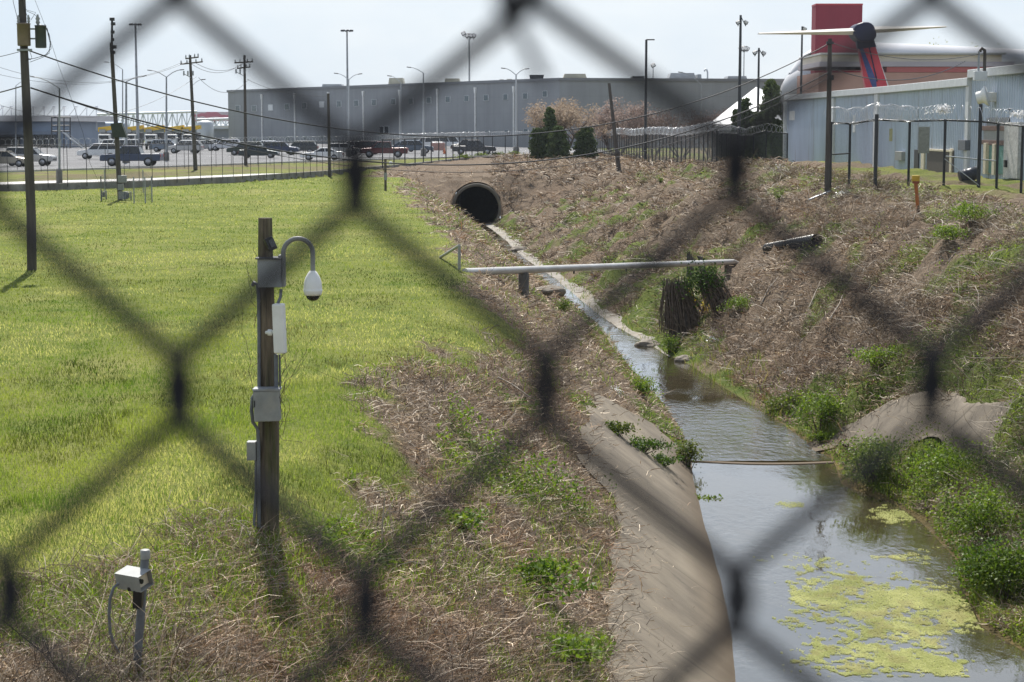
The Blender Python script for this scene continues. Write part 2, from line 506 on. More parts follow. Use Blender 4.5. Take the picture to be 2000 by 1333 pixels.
def weed_w(x, y):
    """how green the growth on the banks is"""
    xl, xr, xt = xl_f(y), xr_f(y), xt_f(y)
    n = fbm(x / 2.1, y / 3.0, 91, 4)
    s = np.clip((x - xr) / (xt - xr), 0, 1)
    thr = np.interp(s, [0, 0.10, 0.25, 0.55, 0.95, 1.0], [0.33, 0.40, 0.51, 0.58, 0.60, 0.46])
    thr = np.where(y < 43, np.interp(x - xr, [0, 2.6, 4.0, 6], [0.25, 0.33, 0.52, 0.6]), thr)
    r = smooth(thr, thr + 0.07, n) * (x > xr - 0.1)
    thr = thr + 0.12 * smooth(140, 152, y) - 0.075 * smooth(46, 60, y) * (s < 0.45)
    tl = np.clip((xl - x) / 6.3, 0, 1)
    thl = np.interp(tl, [0, 0.12, 0.3, 0.7, 1.0, 1.3], [0.36, 0.46, 0.61, 0.62, 0.6, 0.64])
    thl = thl + 0.10 * smooth(140, 152, y) - 0.05 * smooth(48, 58, y)
    l = smooth(thl, thl + 0.07, n) * (x < xl + 0.1)
    return np.where(y < 155, np.maximum(l, r), 0.0)

ys = np.concatenate([np.arange(-6, 12, 1.0), np.arange(12, 60, 0.25), np.arange(60, 154, 0.5), np.arange(154, 176, 0.2),
                     np.arange(176, 292, 1.0), 292 * 1.16 ** np.arange(0, 22)])
def seg(a, b, n): return [(a, b, i / n) for i in range(n)]
cols_ = []
yy = ys
ym = np.maximum(ys, 0)
xb_, xl_, xr_, xt_ = xb_f(yy) - 1.0, xl_f(yy), xr_f(yy), xt_f(yy)
A0 = -(0.5 * ym + 40); A1 = np.minimum(xb_ - 3, -0.30 * ym - 4); A2 = np.maximum(xt_ + 3, 0.30 * ym + 6); A3 = 0.5 * ym + 50
for a, b, n in ((A0, A1, 9), (A1, xb_, 56), (xb_, xl_, 44), (xl_, xr_, 12), (xr_, xt_, 60), (xt_, A2, 24), (A2, A3, 9)):
    for i in range(n):
        cols_.append(a + (b - a) * (i / n))
cols_.append(A3)
GX = np.stack(cols_, 1); GY = np.repeat(yy[:, None], GX.shape[1], 1)
GZ = ground(GX.ravel(), GY.ravel()).reshape(GX.shape)
nr, ncx = GX.shape
V = np.stack([GX.ravel(), GY.ravel(), GZ.ravel()], 1)
ii = np.arange(nr - 1)[:, None] * ncx + np.arange(ncx - 1)[None, :]
FQ = np.stack([ii, ii + 1, ii + ncx + 1, ii + ncx], -1).reshape(-1, 4)
fc = V[FQ].mean(1)
inside = (np.hypot(fc[:, 0] - CUL_X, fc[:, 2] - CUL_Z) < CUL_R - 0.2) & (fc[:, 1] > CUL_Y) & (fc[:, 1] < CUL_Y + 16)
FQ = FQ[~inside]
vx, vy, vz = V.T
gw = grass_w(vx, vy) * (vx < xl_f(vy))
gw = np.where(vy > dw_f(vx), smooth(0.40, 0.55, fbm(vx / 5, vy / 9, 5)) * 0.6 + 0.25, gw)
gw = np.where((vx > xt_f(vy)) & (vy < 300), smooth(0.42, 0.56, fbm(vx / 3, vy / 5, 6)) * 0.9, gw)
wet = ((vx > xl_f(vy) - 0.12) & (vx < xr_f(vy) + 0.12) & (vy < 156)) * 1.0
wdv = weed_w(vx, vy) * (1 - gw) * (vx < xt_f(vy) + 3)
tint = np.stack([gw, wet, wdv], 1)
gobj = tag(mesh_np('ground', V, FQ, tint, ground_material(), smooth_=True), kind='structure')

# ------------------------------------------------------------------ concrete lining of the ditch
def concrete_material(name, base=(0.175, 0.148, 0.112), joints=True, tide=.85):
    m, t = newmat(name)
    co = N(t, 'ShaderNodeTexCoord').outputs['Object']
    a = rng_node(t, noise(t, 0.9, 6, 0.6, co), 0.3, 0.7)
    c = mixc(t, a, tuple(x * 0.78 for x in base), tuple(x * 1.2 for x in base))
    st = rng_node(t, noise(t, 0.8, 6, 0.68, co, (0.35, 1.5, 0.35)), 0.42, 0.68, 0, 0.7)
    c = mixc(t, st, c, (0.075, 0.062, 0.048))
    st2 = rng_node(t, noise(t, 0.55, 4, 0.5, co, (1, 0.5, 1)), 0.50, 0.64, 0, 0.5)
    c = mixc(t, st2, c, (0.265, 0.225, 0.165))
    sep = N(t, 'ShaderNodeSeparateXYZ'); t.links.new(co, sep.inputs['Vector'])
    vo_ = N(t, 'ShaderNodeTexVoronoi', Scale=0.42); vo_.feature = 'DISTANCE_TO_EDGE'
    wob = N(t, 'ShaderNodeVectorMath', operation='MULTIPLY_ADD')
    nz = N(t, 'ShaderNodeTexNoise', Scale=1.7, Detail=4); t.links.new(co, nz.inputs['Vector'])
    t.links.new(nz.outputs['Color'], wob.inputs[0]); wob.inputs[1].default_value = (.8, .8, .8); t.links.new(co, wob.inputs[2])
    t.links.new(wob.outputs[0], vo_.inputs['Vector'])
    c = mixc(t, rng_node(t, vo_.outputs['Distance'], 0.0, 0.012, 0.4, 0), c, (0.05, 0.042, 0.033))
    damp = rng_node(t, sep.outputs['Z'], -3.98, -3.45, tide, 0)
    c = mixc(t, damp, c, (0.085, 0.06, 0.035))
    if joints:
        md = N(t, 'ShaderNodeMath', operation='ADD'); t.links.new(sep.outputs['Y'], md.inputs[0]); md.inputs[1].default_value = -0.2
        m2 = N(t, 'ShaderNodeMath', operation='MODULO'); t.links.new(md.outputs[0], m2.inputs[0]); m2.inputs[1].default_value = 5.2
        j = rng_node(t, m2.outputs[0], 0.0, 0.07, 0.85, 0.0)
        c = mixc(t, j, c, (0.05, 0.042, 0.03))
    p = N(t, 'ShaderNodeBsdfPrincipled', Roughness=0.85); p.inputs['Specular IOR Level'].default_value = 0.25
    t.links.new(c, p.inputs['Base Color'])
    bp = N(t, 'ShaderNodeBump', Strength=0.5, Distance=0.01)
    t.links.new(noise(t, 30, 5, 0.7, co), bp.inputs['Height']); t.links.new(bp.outputs['Normal'], p.inputs['Normal'])
    o = N(t, 'ShaderNodeOutputMaterial'); t.links.new(p.outputs['BSDF'], o.inputs['Surface'])
    return m
M['concrete'] = concrete_material('ditch_concrete')
M['greyconcrete'] = concrete_material('grey_concrete', (0.24, 0.235, 0.225), False)

def strip(rows, lo, hi, n, lift):
    X = np.stack([lo + (hi - lo) * i / n for i in range(n + 1)], 1)
    Y = np.repeat(rows[:, None], n + 1, 1)
    Z = ground(X.ravel(), Y.ravel(), True).reshape(X.shape) + lift
    v = np.stack([X.ravel(), Y.ravel(), Z.ravel()], 1)
    k = np.arange(len(rows) - 1)[:, None] * (n + 1) + np.arange(n)[None, :]
    return v, np.stack([k, k + 1, k + n + 2, k + n + 1], -1).reshape(-1, 4)
parts_ = []
r1 = np.arange(19, CE_D[-1] + 1, 0.2)
cl = np.maximum(conc_left(r1), 0.05)
parts_.append(strip(r1, xl_f(r1) - cl, xl_f(r1) + 0.25 - np.minimum(conc_gap(r1), cl - .05), 16, 0.035))
r2 = np.arange(66, 155.6, 0.4)
upper_ = (strip(r2, xl_f(r2) - 0.25, xr_f(r2) + (0.1 + 0.85 * fbm(r2 / 2.2, r2 * 0, 9, 4)) * smooth(64, 74, r2), 8, 0.03))
uo = mesh_np('concrete_channel', upper_[0], upper_[1], None, concrete_material('channel_concrete', (0.29, 0.275, 0.245), False, .2), smooth_=True); tag(uo, kind='structure')
r3 = np.arange(39.4, 47.75, 0.15)
parts_.append(strip(r3, xr_f(r3) + apron_lo(r3) - 0.15, xr_f(r3) + np.maximum(apron_hi(r3), apron_lo(r3) - .1), 14, 0.035))
vo = 0; VV = []; FF = []
for v, f in parts_:
    VV.append(v); FF.append(f + vo); vo += len(v)
tag(mesh_np('concrete_lining', np.concatenate(VV), np.concatenate(FF), None, M['concrete'], smooth_=True), kind='structure')

# low sill across the stream
sl = MB()
n = 26
pts = []
xa, xb2 = float(xl_f(45.2)) - 0.35, float(xr_f(45.2)) + 0.3
for i in range(n + 1):
    u = i / n
    pts.append((xa + (xb2 - xa) * u, 45.5 - 1.0 * math.sin(math.pi * u) * 0.45 - 0.3 * u))
vs = []
for x, y in pts: vs += [(x, y - 0.14, -4.4), (x, y - 0.1, -4.003), (x, y + 0.1, -3.995), (x, y + 0.14, -4.4)]
fs = []
for i in range(n):
    for k in range(3): fs.append((i * 4 + k, i * 4 + k + 1, (i + 1) * 4 + k + 1, (i + 1) * 4 + k))
sl.add(vs, fs, True)
tag(sl.build('stream_sill', M['concrete']), kind='structure')

# ------------------------------------------------------------------ water
def water_material():
    m, t = newmat('stream_water')
    co = N(t, 'ShaderNodeTexCoord').outputs['Object']
    fr = N(t, 'ShaderNodeFresnel', IOR=1.45)
    gl = N(t, 'ShaderNodeBsdfGlossy', Roughness=0.03)
    gl.inputs['Color'].default_value = (0.92, 0.95, 1.0, 1)
    tr = N(t, 'ShaderNodeBsdfTransparent'); tr.inputs['Color'].default_value = (0.62, 0.58, 0.42, 1)
    # silt in the water
    df = N(t, 'ShaderNodeBsdfDiffuse'); df.inputs['Color'].default_value = (0.085, 0.072, 0.042, 1)
    ms0 = N(t, 'ShaderNodeMixShader', Fac=0.45)
    t.links.new(tr.outputs[0], ms0.inputs[1]); t.links.new(df.outputs[0], ms0.inputs[2])
    n1 = noise(t, 4.5, 4, 0.6, co, (1, 0.55, 1)); n2 = noise(t, 1.3, 3, 0.5, co, (1, 0.5, 1))
    sep = N(t, 'ShaderNodeSeparateXYZ'); t.links.new(co, sep.inputs['Vector'])
    # lively where the stream runs over the sill, calm elsewhere
    live = rng_node(t, sep.outputs['Y'], 44.9, 46.0, 0.0, 0.5)
    live2 = rng_node(t, sep.outputs['Y'], 47.5, 56.0, 1.0, 0.0)
    ml = N(t, 'ShaderNodeMath', operation='MULTIPLY'); t.links.new(live, ml.inputs[0]); t.links.new(live2, ml.inputs[1])
    patch = rng_node(t, noise(t, 0.5, 3, 0.5, co, (1, 0.6, 1)), 0.42, 0.60, 0.008, 0.085)
    st = N(t, 'ShaderNodeMath', operation='MAXIMUM'); t.links.new(ml.outputs[0], st.inputs[0]); t.links.new(patch, st.inputs[1])
    hh = N(t, 'ShaderNodeMath', operation='ADD'); t.links.new(n1, hh.inputs[0]); t.links.new(n2, hh.inputs[1])
    bp = N(t, 'ShaderNodeBump', Distance=0.3)
    t.links.new(st.outputs[0], bp.inputs['Strength']); t.links.new(hh.outputs[0], bp.inputs['Height'])
    for q in (fr, gl): t.links.new(bp.outputs['Normal'], q.inputs['Normal'])
    ms = N(t, 'ShaderNodeMixShader')
    t.links.new(rng_node(t, fr.outputs[0], 0, 1, .17, 1.1), ms.inputs[0]); t.links.new(ms0.outputs[0], ms.inputs[1]); t.links.new(gl.outputs[0], ms.inputs[2])
    o = N(t, 'ShaderNodeOutputMaterial'); t.links.new(ms.outputs[0], o.inputs['Surface'])
    return m
wm = water_material()
VV = []; FF = []; vo = 0
for r_, z_ in ((np.arange(14, 45.41, 0.4), -4.015), (np.arange(45.2, 156.5, 0.6), -3.985)):
    lo, hi = xl_f(r_) - 0.5, xr_f(r_) + 0.5
    X = np.stack([lo + (hi - lo) * i / 8 for i in range(9)], 1)
    v = np.stack([X.ravel(), np.repeat(r_[:, None], 9, 1).ravel(), np.full(X.size, z_)], 1)
    k = np.arange(len(r_) - 1)[:, None] * 9 + np.arange(8)[None, :]
    VV.append(v); FF.append(np.stack([k, k + 1, k + 10, k + 9], -1).reshape(-1, 4) + vo); vo += len(v)
tag(mesh_np('stream_water', np.concatenate(VV), np.concatenate(FF), None, wm, smooth_=True), kind='structure')

# ------------------------------------------------------------------ road, pavement and car park beyond the kerb wall
def sheet(name, pts, z, m):
    me = MB(); me.add([(x, y, z) for x, y in pts], [tuple(range(len(pts)))])
    return tag(me.build(name, m), kind='structure')
M['asphalt'] = mat('asphalt', (0.15, 0.152, 0.158), 0.9, 0, 0.22, 0.35, stain=(0.10, 0.10, 0.105), stretch=(0.3, 1, 1))
M['paving'] = mat('pale_pavement', (0.47, 0.46, 0.44), 0.85, 0, 0.12, 0.8, stretch=(0.3, 1, 1))
kerb_px = [(-300, 341), (0, 337), (300, 328), (600, 317), (780, 311.5), (900, 308), (1050, 303)]
kq = [at(a, b, z=0.41) for a, b in kerb_px]
lot = [(p.x, p.y) for p in kq] + [(14, 262), (16, 430), (-150, 430), (-150, 130)]
sheet('car_park', lot, 0.42, M['asphalt'])
walk = []
far_ = []
for a, b in [(-300, 371), (0, 361), (260, 354), (460, 345), (560, 340)]:
    p = at(a, b, z=0.42)
    walk.append((p.x, p.y + 0.3)); far_.append((p.x, p.y + 7.0 - 5 * (a > 500)))
sheet('pavement', walk + far_[::-1], 0.43, M['paving'])
kb = MB()
for i in range(len(kq) - 1):
    a, b = kq[i], kq[i + 1]
    d = b - a
    kb.box(((a.x + b.x) / 2, (a.y + b.y) / 2 - 0.1, 0.45), (d.length + 0.02, 0.2, 0.2), math.atan2(d.y, d.x))
tag(kb.build('kerb', M['paving']), kind='structure')
# painted bay lines on the car park
bl = MB()
for i in range(26):
    x = -60 + i * 2.7
    bl.box((x, 236, 0.426), (0.12, 5.0, 0.006))
    bl.box((x, 286, 0.426), (0.12, 5.0, 0.006))
M['roadpaint'] = mat('road_paint', (0.6, 0.6, 0.58), 0.8, 0, 0.15, 3)
tag(bl.build('bay_markings', M['roadpaint']), kind='structure')

# ------------------------------------------------------------------ kerb wall
wl = MB()
WP = [(x, y) for x, y in zip(WALL_X, WALL_Y) if -80 < x < 30]
WP = [(-90, float(dw_f(-90)))] + WP
for i in range(len(WP) - 1):
    (x0, y0), (x1, y1) = WP[i], WP[i + 1]
    d = math.hypot(x1 - x0, y1 - y0); a = math.atan2(y1 - y0, x1 - x0)
    cx, cy = (x0 + x1) / 2 - math.sin(a) * 0.15, (y0 + y1) / 2 + math.cos(a) * 0.15
    wl.box((cx, cy, 0.03), (d + 0.1, 0.3, 0.86), a)
wo = tag(wl.build('retaining_wall', M['greyconcrete']), 'low grey concrete wall curving between the grass field and the road', 'wall')

# ================================================================== LOW GROWTH
def fan(n, d0, d1, px0=-1060, px1=1060):
    d = 1.0 / rng.uniform(1.0 / d1, 1.0 / d0, n)
    x = rng.uniform(px0, px1, n) / F * d
    return x, d
def pixsize(d): return d / 1843.0
def lerp(a, b, t): return np.asarray(a)[None, :] * (1 - t[:, None]) + np.asarray(b)[None, :] * t[:, None]

def blades(name, x, y, h, wd, lean, col, m, kind='stuff', lift=0.0, curve=0.35):
    """thin upright leaves, each a bent two-piece strip"""
    n = len(x)
    z = ground(x, y) - 0.01 + lift
    ya = rng.uniform(0, 2 * np.pi, n); yb = rng.uniform(0, 2 * np.pi, n)
    wx, wy = np.cos(ya) * wd / 2, np.sin(ya) * wd / 2
    lx, ly = np.cos(yb) * lean, np.sin(yb) * lean
    V = np.empty((n, 5, 3))
    V[:, 0] = np.stack([x - wx, y - wy, z], 1); V[:, 1] = np.stack([x + wx, y + wy, z], 1)
    mx_, my_, mz_ = x + lx * curve, y + ly * curve, z + h * 0.6
    V[:, 2] = np.stack([mx_ + wx * .7, my_ + wy * .7, mz_], 1); V[:, 3] = np.stack([mx_ - wx * .7, my_ - wy * .7, mz_], 1)
    V[:, 4] = np.stack([x + lx, y + ly, z + h], 1)
    b = np.arange(n)[:, None] * 5
    T = np.concatenate([b + np.array([[0, 1, 2]]), b + np.array([[0, 2, 3]]), b + np.array([[3, 2, 4]])])
    o = mesh_np(name, V.reshape(-1, 3), T, np.repeat(col, 5, 0), m)
    return tag(o, kind=kind)

def stems(x, y, z, L, wd, el, col, bend=0.35, yaw=None):
    """dead stalks lying and leaning: bent ribbons of three pieces; returns arrays"""
    n = len(x)
    yaw = rng.uniform(0, 2 * np.pi, n) if yaw is None else yaw
    d = np.stack([np.cos(yaw) * np.cos(el), np.sin(yaw) * np.cos(el), np.sin(el)], 1)
    rv = rng.normal(size=(n, 3)); rv[:, 2] += 0.6
    s = np.cross(d, rv); s /= np.linalg.norm(s, axis=1, keepdims=True) + 1e-9
    bd = rng.normal(size=(n, 3)); bd -= d * (bd * d).sum(1, keepdims=True)
    bd /= np.linalg.norm(bd, axis=1, keepdims=True) + 1e-9
    p0 = np.stack([x, y, z], 1)
    V = np.empty((n, 8, 3))
    for k, t in enumerate((0, .36, .7, 1.0)):
        p = p0 + d * (L * t)[:, None] + bd * (L * bend * np.sin(np.pi * t * 0.8) * 0.5)[:, None]
        if k: p[:, 2] -= (L * 0.25 * t * t) * (np.sin(el) > 0.25)
        wk = (wd * (1.0, 0.9, 0.75, 0.35)[k] / 2)[:, None]
        V[:, 2 * k] = p - s * wk; V[:, 2 * k + 1] = p + s * wk
    b = np.arange(n)[:, None] * 8
    Q = np.concatenate([b + np.array([[2 * k, 2 * k + 1, 2 * k + 3, 2 * k + 2]]) for k in range(3)])
    return V.reshape(-1, 3), Q, np.repeat(col, 8, 0)

def leaves(c, size, col, tilt=1.0):
    """leaf-shaped four-cornered pieces"""
    n = len(c)
    a = rng.normal(size=(n, 3)); a /= np.linalg.norm(a, axis=1, keepdims=True)
    b = rng.normal(size=(n, 3)); b[:, 2] += tilt
    s = np.cross(a, b); s /= np.linalg.norm(s, axis=1, keepdims=True) + 1e-9
    L = size[:, None]; W = size[:, None] * 0.30
    V = np.stack([c - a * L * .5, c + s * W - a * L * .05, c + a * L * .5, c - s * W - a * L * .05], 1)
    Q = np.arange(n)[:, None] * 4 + np.array([[0, 1, 2, 3]])
    return V.reshape(-1, 3), Q, np.repeat(col, 4, 0)

# ---- 1 mown grass
x, y = fan(430000, 12.5, 150)
k = (grass_w(x, y) > rng.uniform(0.15, 0.85, len(x))) & (x < xl_f(y) - 0.6) & (y < dw_f(x) - 0.2)
x, y = x[k], y[k]
n = len(x)
px_ = pixsize(y)
h = np.maximum(rng.uniform(0.03, 0.085, n), px_ * rng.uniform(0.7, 1.8, n))
tall = smooth(0.56, 0.70, fbm(x / 1.6, y / 1.9, 64, 3))
h = h * (1 + 0.8 * tall * np.interp(y, [12, 45], [1, 0.2]))
wd = np.maximum(0.007, px_ * 0.75)
a = np.clip(fbm(x / 2.2, y / 3.4, 61, 4) * 2.2 - 0.6 + rng.normal(0, 0.22, n), 0, 1)
col = lerp((0.092, 0.155, 0.026), (0.245, 0.278, 0.066), a) * (0.55 + 0.9 * fbm(x / 5, y / 8, 66, 4))[:, None]
pl = np.maximum(smooth(0.52, 0.62, fbm(x / 3.5, y / 3, 63, 5)), smooth(0.5, 0.6, fbm(x / 16, y / 5.5, 69, 4)) * np.interp(y, [30, 60], [0, 1])) * (rng.random(n) < 0.65)
col = col * (1 - pl[:, None]) + np.array([[0.46, 0.44, 0.23]]) * pl[:, None]
dk = smooth(0.55, 0.64, fbm(x / 1.5, y / 2.2, 67, 4)) * (rng.random(n) < 0.75)
col = col * (1 - 0.6 * dk[:, None])
blades('mown_grass', x, y, h, wd, h * rng.uniform(0.1, 0.8, n), col, M['grass'])

# ---- 2 thatch of dead stalks
def thatch(x, y, near, lift=0.05):
    n = len(x)
    px_ = pixsize(y)
    L = np.maximum(rng.gamma(2.0, 0.075, n) + 0.05, px_ * rng.uniform(3.5, 11, n))
    wd = np.maximum(rng.uniform(0.003, 0.009, n), px_ * rng.uniform(0.45, 1.0, n))
    el = np.abs(rng.normal(0.0, 0.42, n))
    z = ground(x, y) + rng.uniform(-0.02, lift, n)
    pal = np.array([(0.31, 0.235, 0.17), (0.23, 0.17, 0.12), (0.13, 0.095, 0.07), (0.44, 0.36, 0.27), (0.66, 0.58, 0.47), (0.07, 0.052, 0.04), (0.30, 0.185, 0.105), (0.31, 0.28, 0.24)])
    pr = np.array([0.2, 0.18, 0.17, 0.13, 0.08, 0.14, 0.05, 0.05])
    idx = rng.choice(len(pal), n, p=pr)
    pat = fbm(x / 1.8, y / 2.6, 72, 4)
    col = pal[idx] * (0.85 + 0.3 * rng.random(n))[:, None] * (1.32 if near else 1.0)
    col = col * np.array([[1.05, 1.0, 0.93]])
    red = smooth(0.58, 0.72, pat)[:, None]
    col = col * (1 - 0.45 * red) + np.array([[0.20, 0.10, 0.06]]) * 0.45 * red
    gray = (0.12 + 0.6 * smooth(0.56, 0.42, pat))[:, None]
    g_ = col.mean(1, keepdims=True) * np.array([[1.08, 1.0, 0.86]])
    col = col * (1 - 0.5 * gray) + g_ * 0.5 * gray
    return stems(x, y, z, L, wd, el, col, 0.5)
def offconc(x, y, keep=0.006):
    up = (xl_f(y) - conc_left(y)); near_ = np.exp(-np.maximum(x - up, 0) / 0.3) * 0.6 * (x < xl_f(y))
    up2 = xr_f(y) + apron_hi(y); near_ = np.maximum(near_, np.exp(-np.abs(up2 - x) / 0.3) * 0.85 * (x > xr_f(y)))
    return (conc_w(x, y) < 0.5) | (rng.random(len(x)) < np.maximum(keep, near_ * (keep > 0)))
x, y = fan(300000, 11.8, 170)
k = (grass_w(x, y) < rng.uniform(0.1, 0.8, len(x))) & (x < xl_f(y) - 0.05) & offconc(x, y) & (y < dw_f(x) - .3)
v1 = thatch(x[k], y[k], True)
o = mesh_np('dead_grass', v1[0], v1[1], v1[2], M['straw']); tag(o, kind='stuff')

x, y = fan(460000, 26, 245)
x2, y2 = fan(60000, 130, 245)
x, y = np.concatenate([x, x2]), np.concatenate([y, y2])
hol = fbm(x / 1.1, y / 1.5, 75, 4)
k = (hol + rng.normal(0, .03, len(x)) > 0.45) & (x > xr_f(y) + np.interp(y, [52, 60], [.15, .5])) & (x < xt_f(y) + 4.5) & offconc(x, y, 0.05)
x, y = x[k], y[k]
v1 = thatch(x, y, False, 0.12)
o = mesh_np('dead_brush', v1[0], v1[1], v1[2], M['straw']); tag(o, kind='stuff')

# upright and leaning dead canes, in loose patches
x, y = fan(110000, 11.8, 200)
pn = fbm(x / 1.4, y / 2.0, 81, 4)
k = (pn + rng.normal(0, 0.06, len(x)) > 0.545) & offconc(x, y, 0) & (((x > xr_f(y) + 0.4) & (x < xt_f(y) + 3)) | ((x < xl_f(y) - np.interp(y, [40, 60], [.4, 1.5])) & (grass_w(x, y) < 0.3))) & (y < dw_f(x) - 1)
x, y = x[k], y[k]; n = len(x)
L = rng.gamma(3, 0.17, n) + 0.15
L = np.where(x < xl_f(y), L * 0.75, L)
colr = lerp((0.075, 0.056, 0.043), (0.42, 0.35, 0.27), rng.random(n) ** 1.9)
v1 = stems(x, y, ground(x, y), L, np.maximum(rng.uniform(0.004, 0.010, n), pixsize(y) * 0.42), rng.uniform(0.15, 1.3, n), colr, 0.35)
o = mesh_np('dead_canes', *v1, M['straw']); tag(o, kind='stuff')

# tangles of dead bramble standing on the banks
def tangles(nc, d0, d1, cond, per, rad, Lm):
    cx, cy = fan(nc, d0, d1); k = cond(cx, cy); cx, cy = cx[k], cy[k]
    sc = rng.uniform(.5, 1.4, len(cx)); sh = rng.random(len(cx))
    i = np.repeat(np.arange(len(cx)), per)
    a = rng.uniform(0, 2 * np.pi, len(i)); r = np.sqrt(rng.random(len(i))) * rad * sc[i]
    x, y = cx[i] + np.cos(a) * r, cy[i] + np.sin(a) * r
    col = lerp((0.06, 0.045, 0.035), (0.33, 0.265, 0.20), np.clip(sh[i] * .5 + rng.random(len(i)) ** 2 * .7, 0, 1))
    return stems(x, y, ground(x, y) + rng.uniform(-.05, .1, len(i)), rng.gamma(3, Lm / 3, len(i)) * sc[i] + .1, np.maximum(.005, pixsize(y) * rng.uniform(.35, .6, len(i))), rng.uniform(.1, 1.2, len(i)), col, .9, a + rng.normal(0, .8, len(i)))
v1 = tangles(2600, 26, 220, lambda x, y: (x > xr_f(y) + .8) & (x < xt_f(y) + 2.5) & (conc_w(x, y) < .3), 70, .42, .42)
o = mesh_np('dead_bramble', *v1, M['straw']); tag(o, kind='stuff')
v1 = tangles(650, 12, 120, lambda x, y: (x < xl_f(y) - 1.6) & (grass_w(x, y) < .2) & (conc_w(x, y) < .3), 60, .26, .22)
o = mesh_np('dead_bramble', *v1, M['straw']); tag(o, kind='stuff')

# long pale stalks lying about on the right bank
x, y = fan(70000, 26, 230)
pn = fbm(x / 2.3, y / 3.0, 85, 4)
k = (pn + rng.normal(0, 0.08, len(x)) > 0.5) & offconc(x, y, 0.1) & (x > xr_f(y) + 0.6) & (x < xt_f(y) + 3)
x, y = x[k], y[k]; n = len(x)
L = rng.gamma(3, 0.16, n) + 0.2
colr = lerp((0.24, 0.195, 0.15), (0.62, 0.56, 0.47), rng.random(n) ** 1.3)
v1 = stems(x, y, ground(x, y) + rng.uniform(.02, .14, n), L, np.maximum(0.008, pixsize(y) * rng.uniform(.4, .75, n)), np.abs(rng.normal(.12, .3, n)), colr, 0.55)
o = mesh_np('pale_stalks', *v1, M['straw']); tag(o, kind='stuff')

# ---- 3 fresh blades coming through the dead growth
x, y = fan(260000, 11.8, 75)
pn = fbm(x / 0.8, y / 1.1, 83, 4)
k = (pn + rng.normal(0, 0.045, len(x)) > np.interp(y, [12, 20, 30, 75], [0.475, 0.505, 0.56, 0.61])) & (grass_w(x, y) < 0.6) & (x < xl_f(y) - 0.3) & offconc(x, y, 0)
x, y = x[k], y[k]; n = len(x)
h = rng.uniform(0.04, 0.22, n)
a = rng.random(n)
col = lerp((0.085, 0.16, 0.02), (0.25, 0.31, 0.06), a)
blades('fresh_grass', x, y, h, np.maximum(rng.uniform(0.007, 0.014, n), pixsize(y) * 0.6), h * rng.uniform(0.1, 0.9, n), col, M['grass'], curve=0.2)

# ---- 4 leafy weeds on the banks
x, y = fan(420000, 20, 200)
wv = weed_w(x, y)
k = (wv > rng.uniform(0.15, 1.0, len(x))) & offconc(x, y, 0.0) & (grass_w(x, y) < 0.5) & ((x > xr_f(y) + np.interp(y, [52, 60], [.02, .28])) | (x < xl_f(y) - 0.02)) & (x < xt_f(y) + 4)
x, y = x[k], y[k]; n = len(x)
hmax = np.interp(y, [20, 45, 80, 200], [0.45, 0.4, 0.4, 0.4]) * (0.35 + smooth(0.45, 0.7, fbm(x / 1.2, y / 1.5, 95, 3)))
hmax = hmax * np.where((x < xl_f(y)) & (x > xl_f(y) - 1.3) & (y > 58), .3, 1.0)
z = ground(x, y) + hmax * rng.random(n) ** 1.2
size = np.maximum(rng.uniform(0.03, 0.085, n), pixsize(y) * rng.uniform(1.0, 2.0, n))
hue = fbm(x / 1.7, y / 2.1, 97, 3)
col = lerp((0.085, 0.15, 0.02), (0.21, 0.265, 0.045), np.clip(hue * 2 - 0.5 + rng.normal(0, 0.25, n), 0, 1))
v1 = leaves(np.stack([x, y, z], 1), size, col)
o = mesh_np('leafy_weeds', *v1, M['leaf']); tag(o, kind='stuff')

# ---- 5 grass fringe along the water
x, y = fan(160000, 24, 130)
e = np.minimum(np.abs(x - xr_f(y)), np.abs(x - xl_f(y)))
k = ((x > xr_f(y) - 0.02) & (x < xr_f(y) + np.interp(y, [28, 44, 60, 130], [2.2, 1.5, 1.3, 0.8])) | (x < xl_f(y)) & (x > xl_f(y) - 0.5) & (y > 56) & (y < 72)) & offconc(x, y, 0.01)
k &= fbm(x / 1.0, y / 1.4, 103, 3) > rng.uniform(0.36, 0.6, len(x))
x, y = x[k], y[k]; n = len(x)
h = rng.uniform(0.12, 0.45, n)
col = lerp((0.06, 0.115, 0.014), (0.19, 0.225, 0.05), rng.random(n))
dead = rng.random(n) < 0.22
col[dead] = (0.30, 0.25, 0.14)
blades('bank_grass', x, y, h, np.maximum(0.008, pixsize(y) * 0.6), h * rng.uniform(0.2, 1.0, n), col, M['grass'])

# ---- 6 floating duckweed
x, y = fan(760000, 27.2, 44.5, 300, 1100)
ok = np.zeros(len(x), bool)
for (cx, cy, rx, ry, q) in ((1720, 1190, 165, 58, 0.36), (1700, 1135, 130, 45, 0.47), (1720, 1295, 170, 45, 0.44), (1640, 1105, 190, 24, 0.49), (1735, 1010, 75, 22, 0.46), (1560, 1085, 80, 14, 0.50),
                            (1610, 1250, 80, 26, 0.58), (1540, 985, 40, 10, 0.55), (1860, 1190, 60, 40, 0.45), (1790, 1085, 90, 22, 0.56), (1650, 1330, 120, 30, 0.54)):
    c_ = at(cx, cy, z=-4.03); ex = at(cx + rx, cy, z=-4.03).x - c_.x; ey = abs(at(cx, cy - ry, z=-4.03).y - c_.y)
    rr = ((x - c_.x) / ex) ** 2 + ((y - c_.y) / ey) ** 2
    nn = 0.55 * fbm(x / 0.75, y / 1.0, 111, 4) + 0.45 * fbm(x / 0.13, y / 0.16, 117, 4)
    ok |= (nn - (q + 0.03 + 0.16 * (rr - 0.45)) > 0.16 * rng.random(len(x)) ** 1.3) & (rr < 1.9)
ok &= (x < xr_f(y) - 0.05) & (x > xl_f(y) + 0.8)
x, y = x[ok], y[ok]; n = len(x)
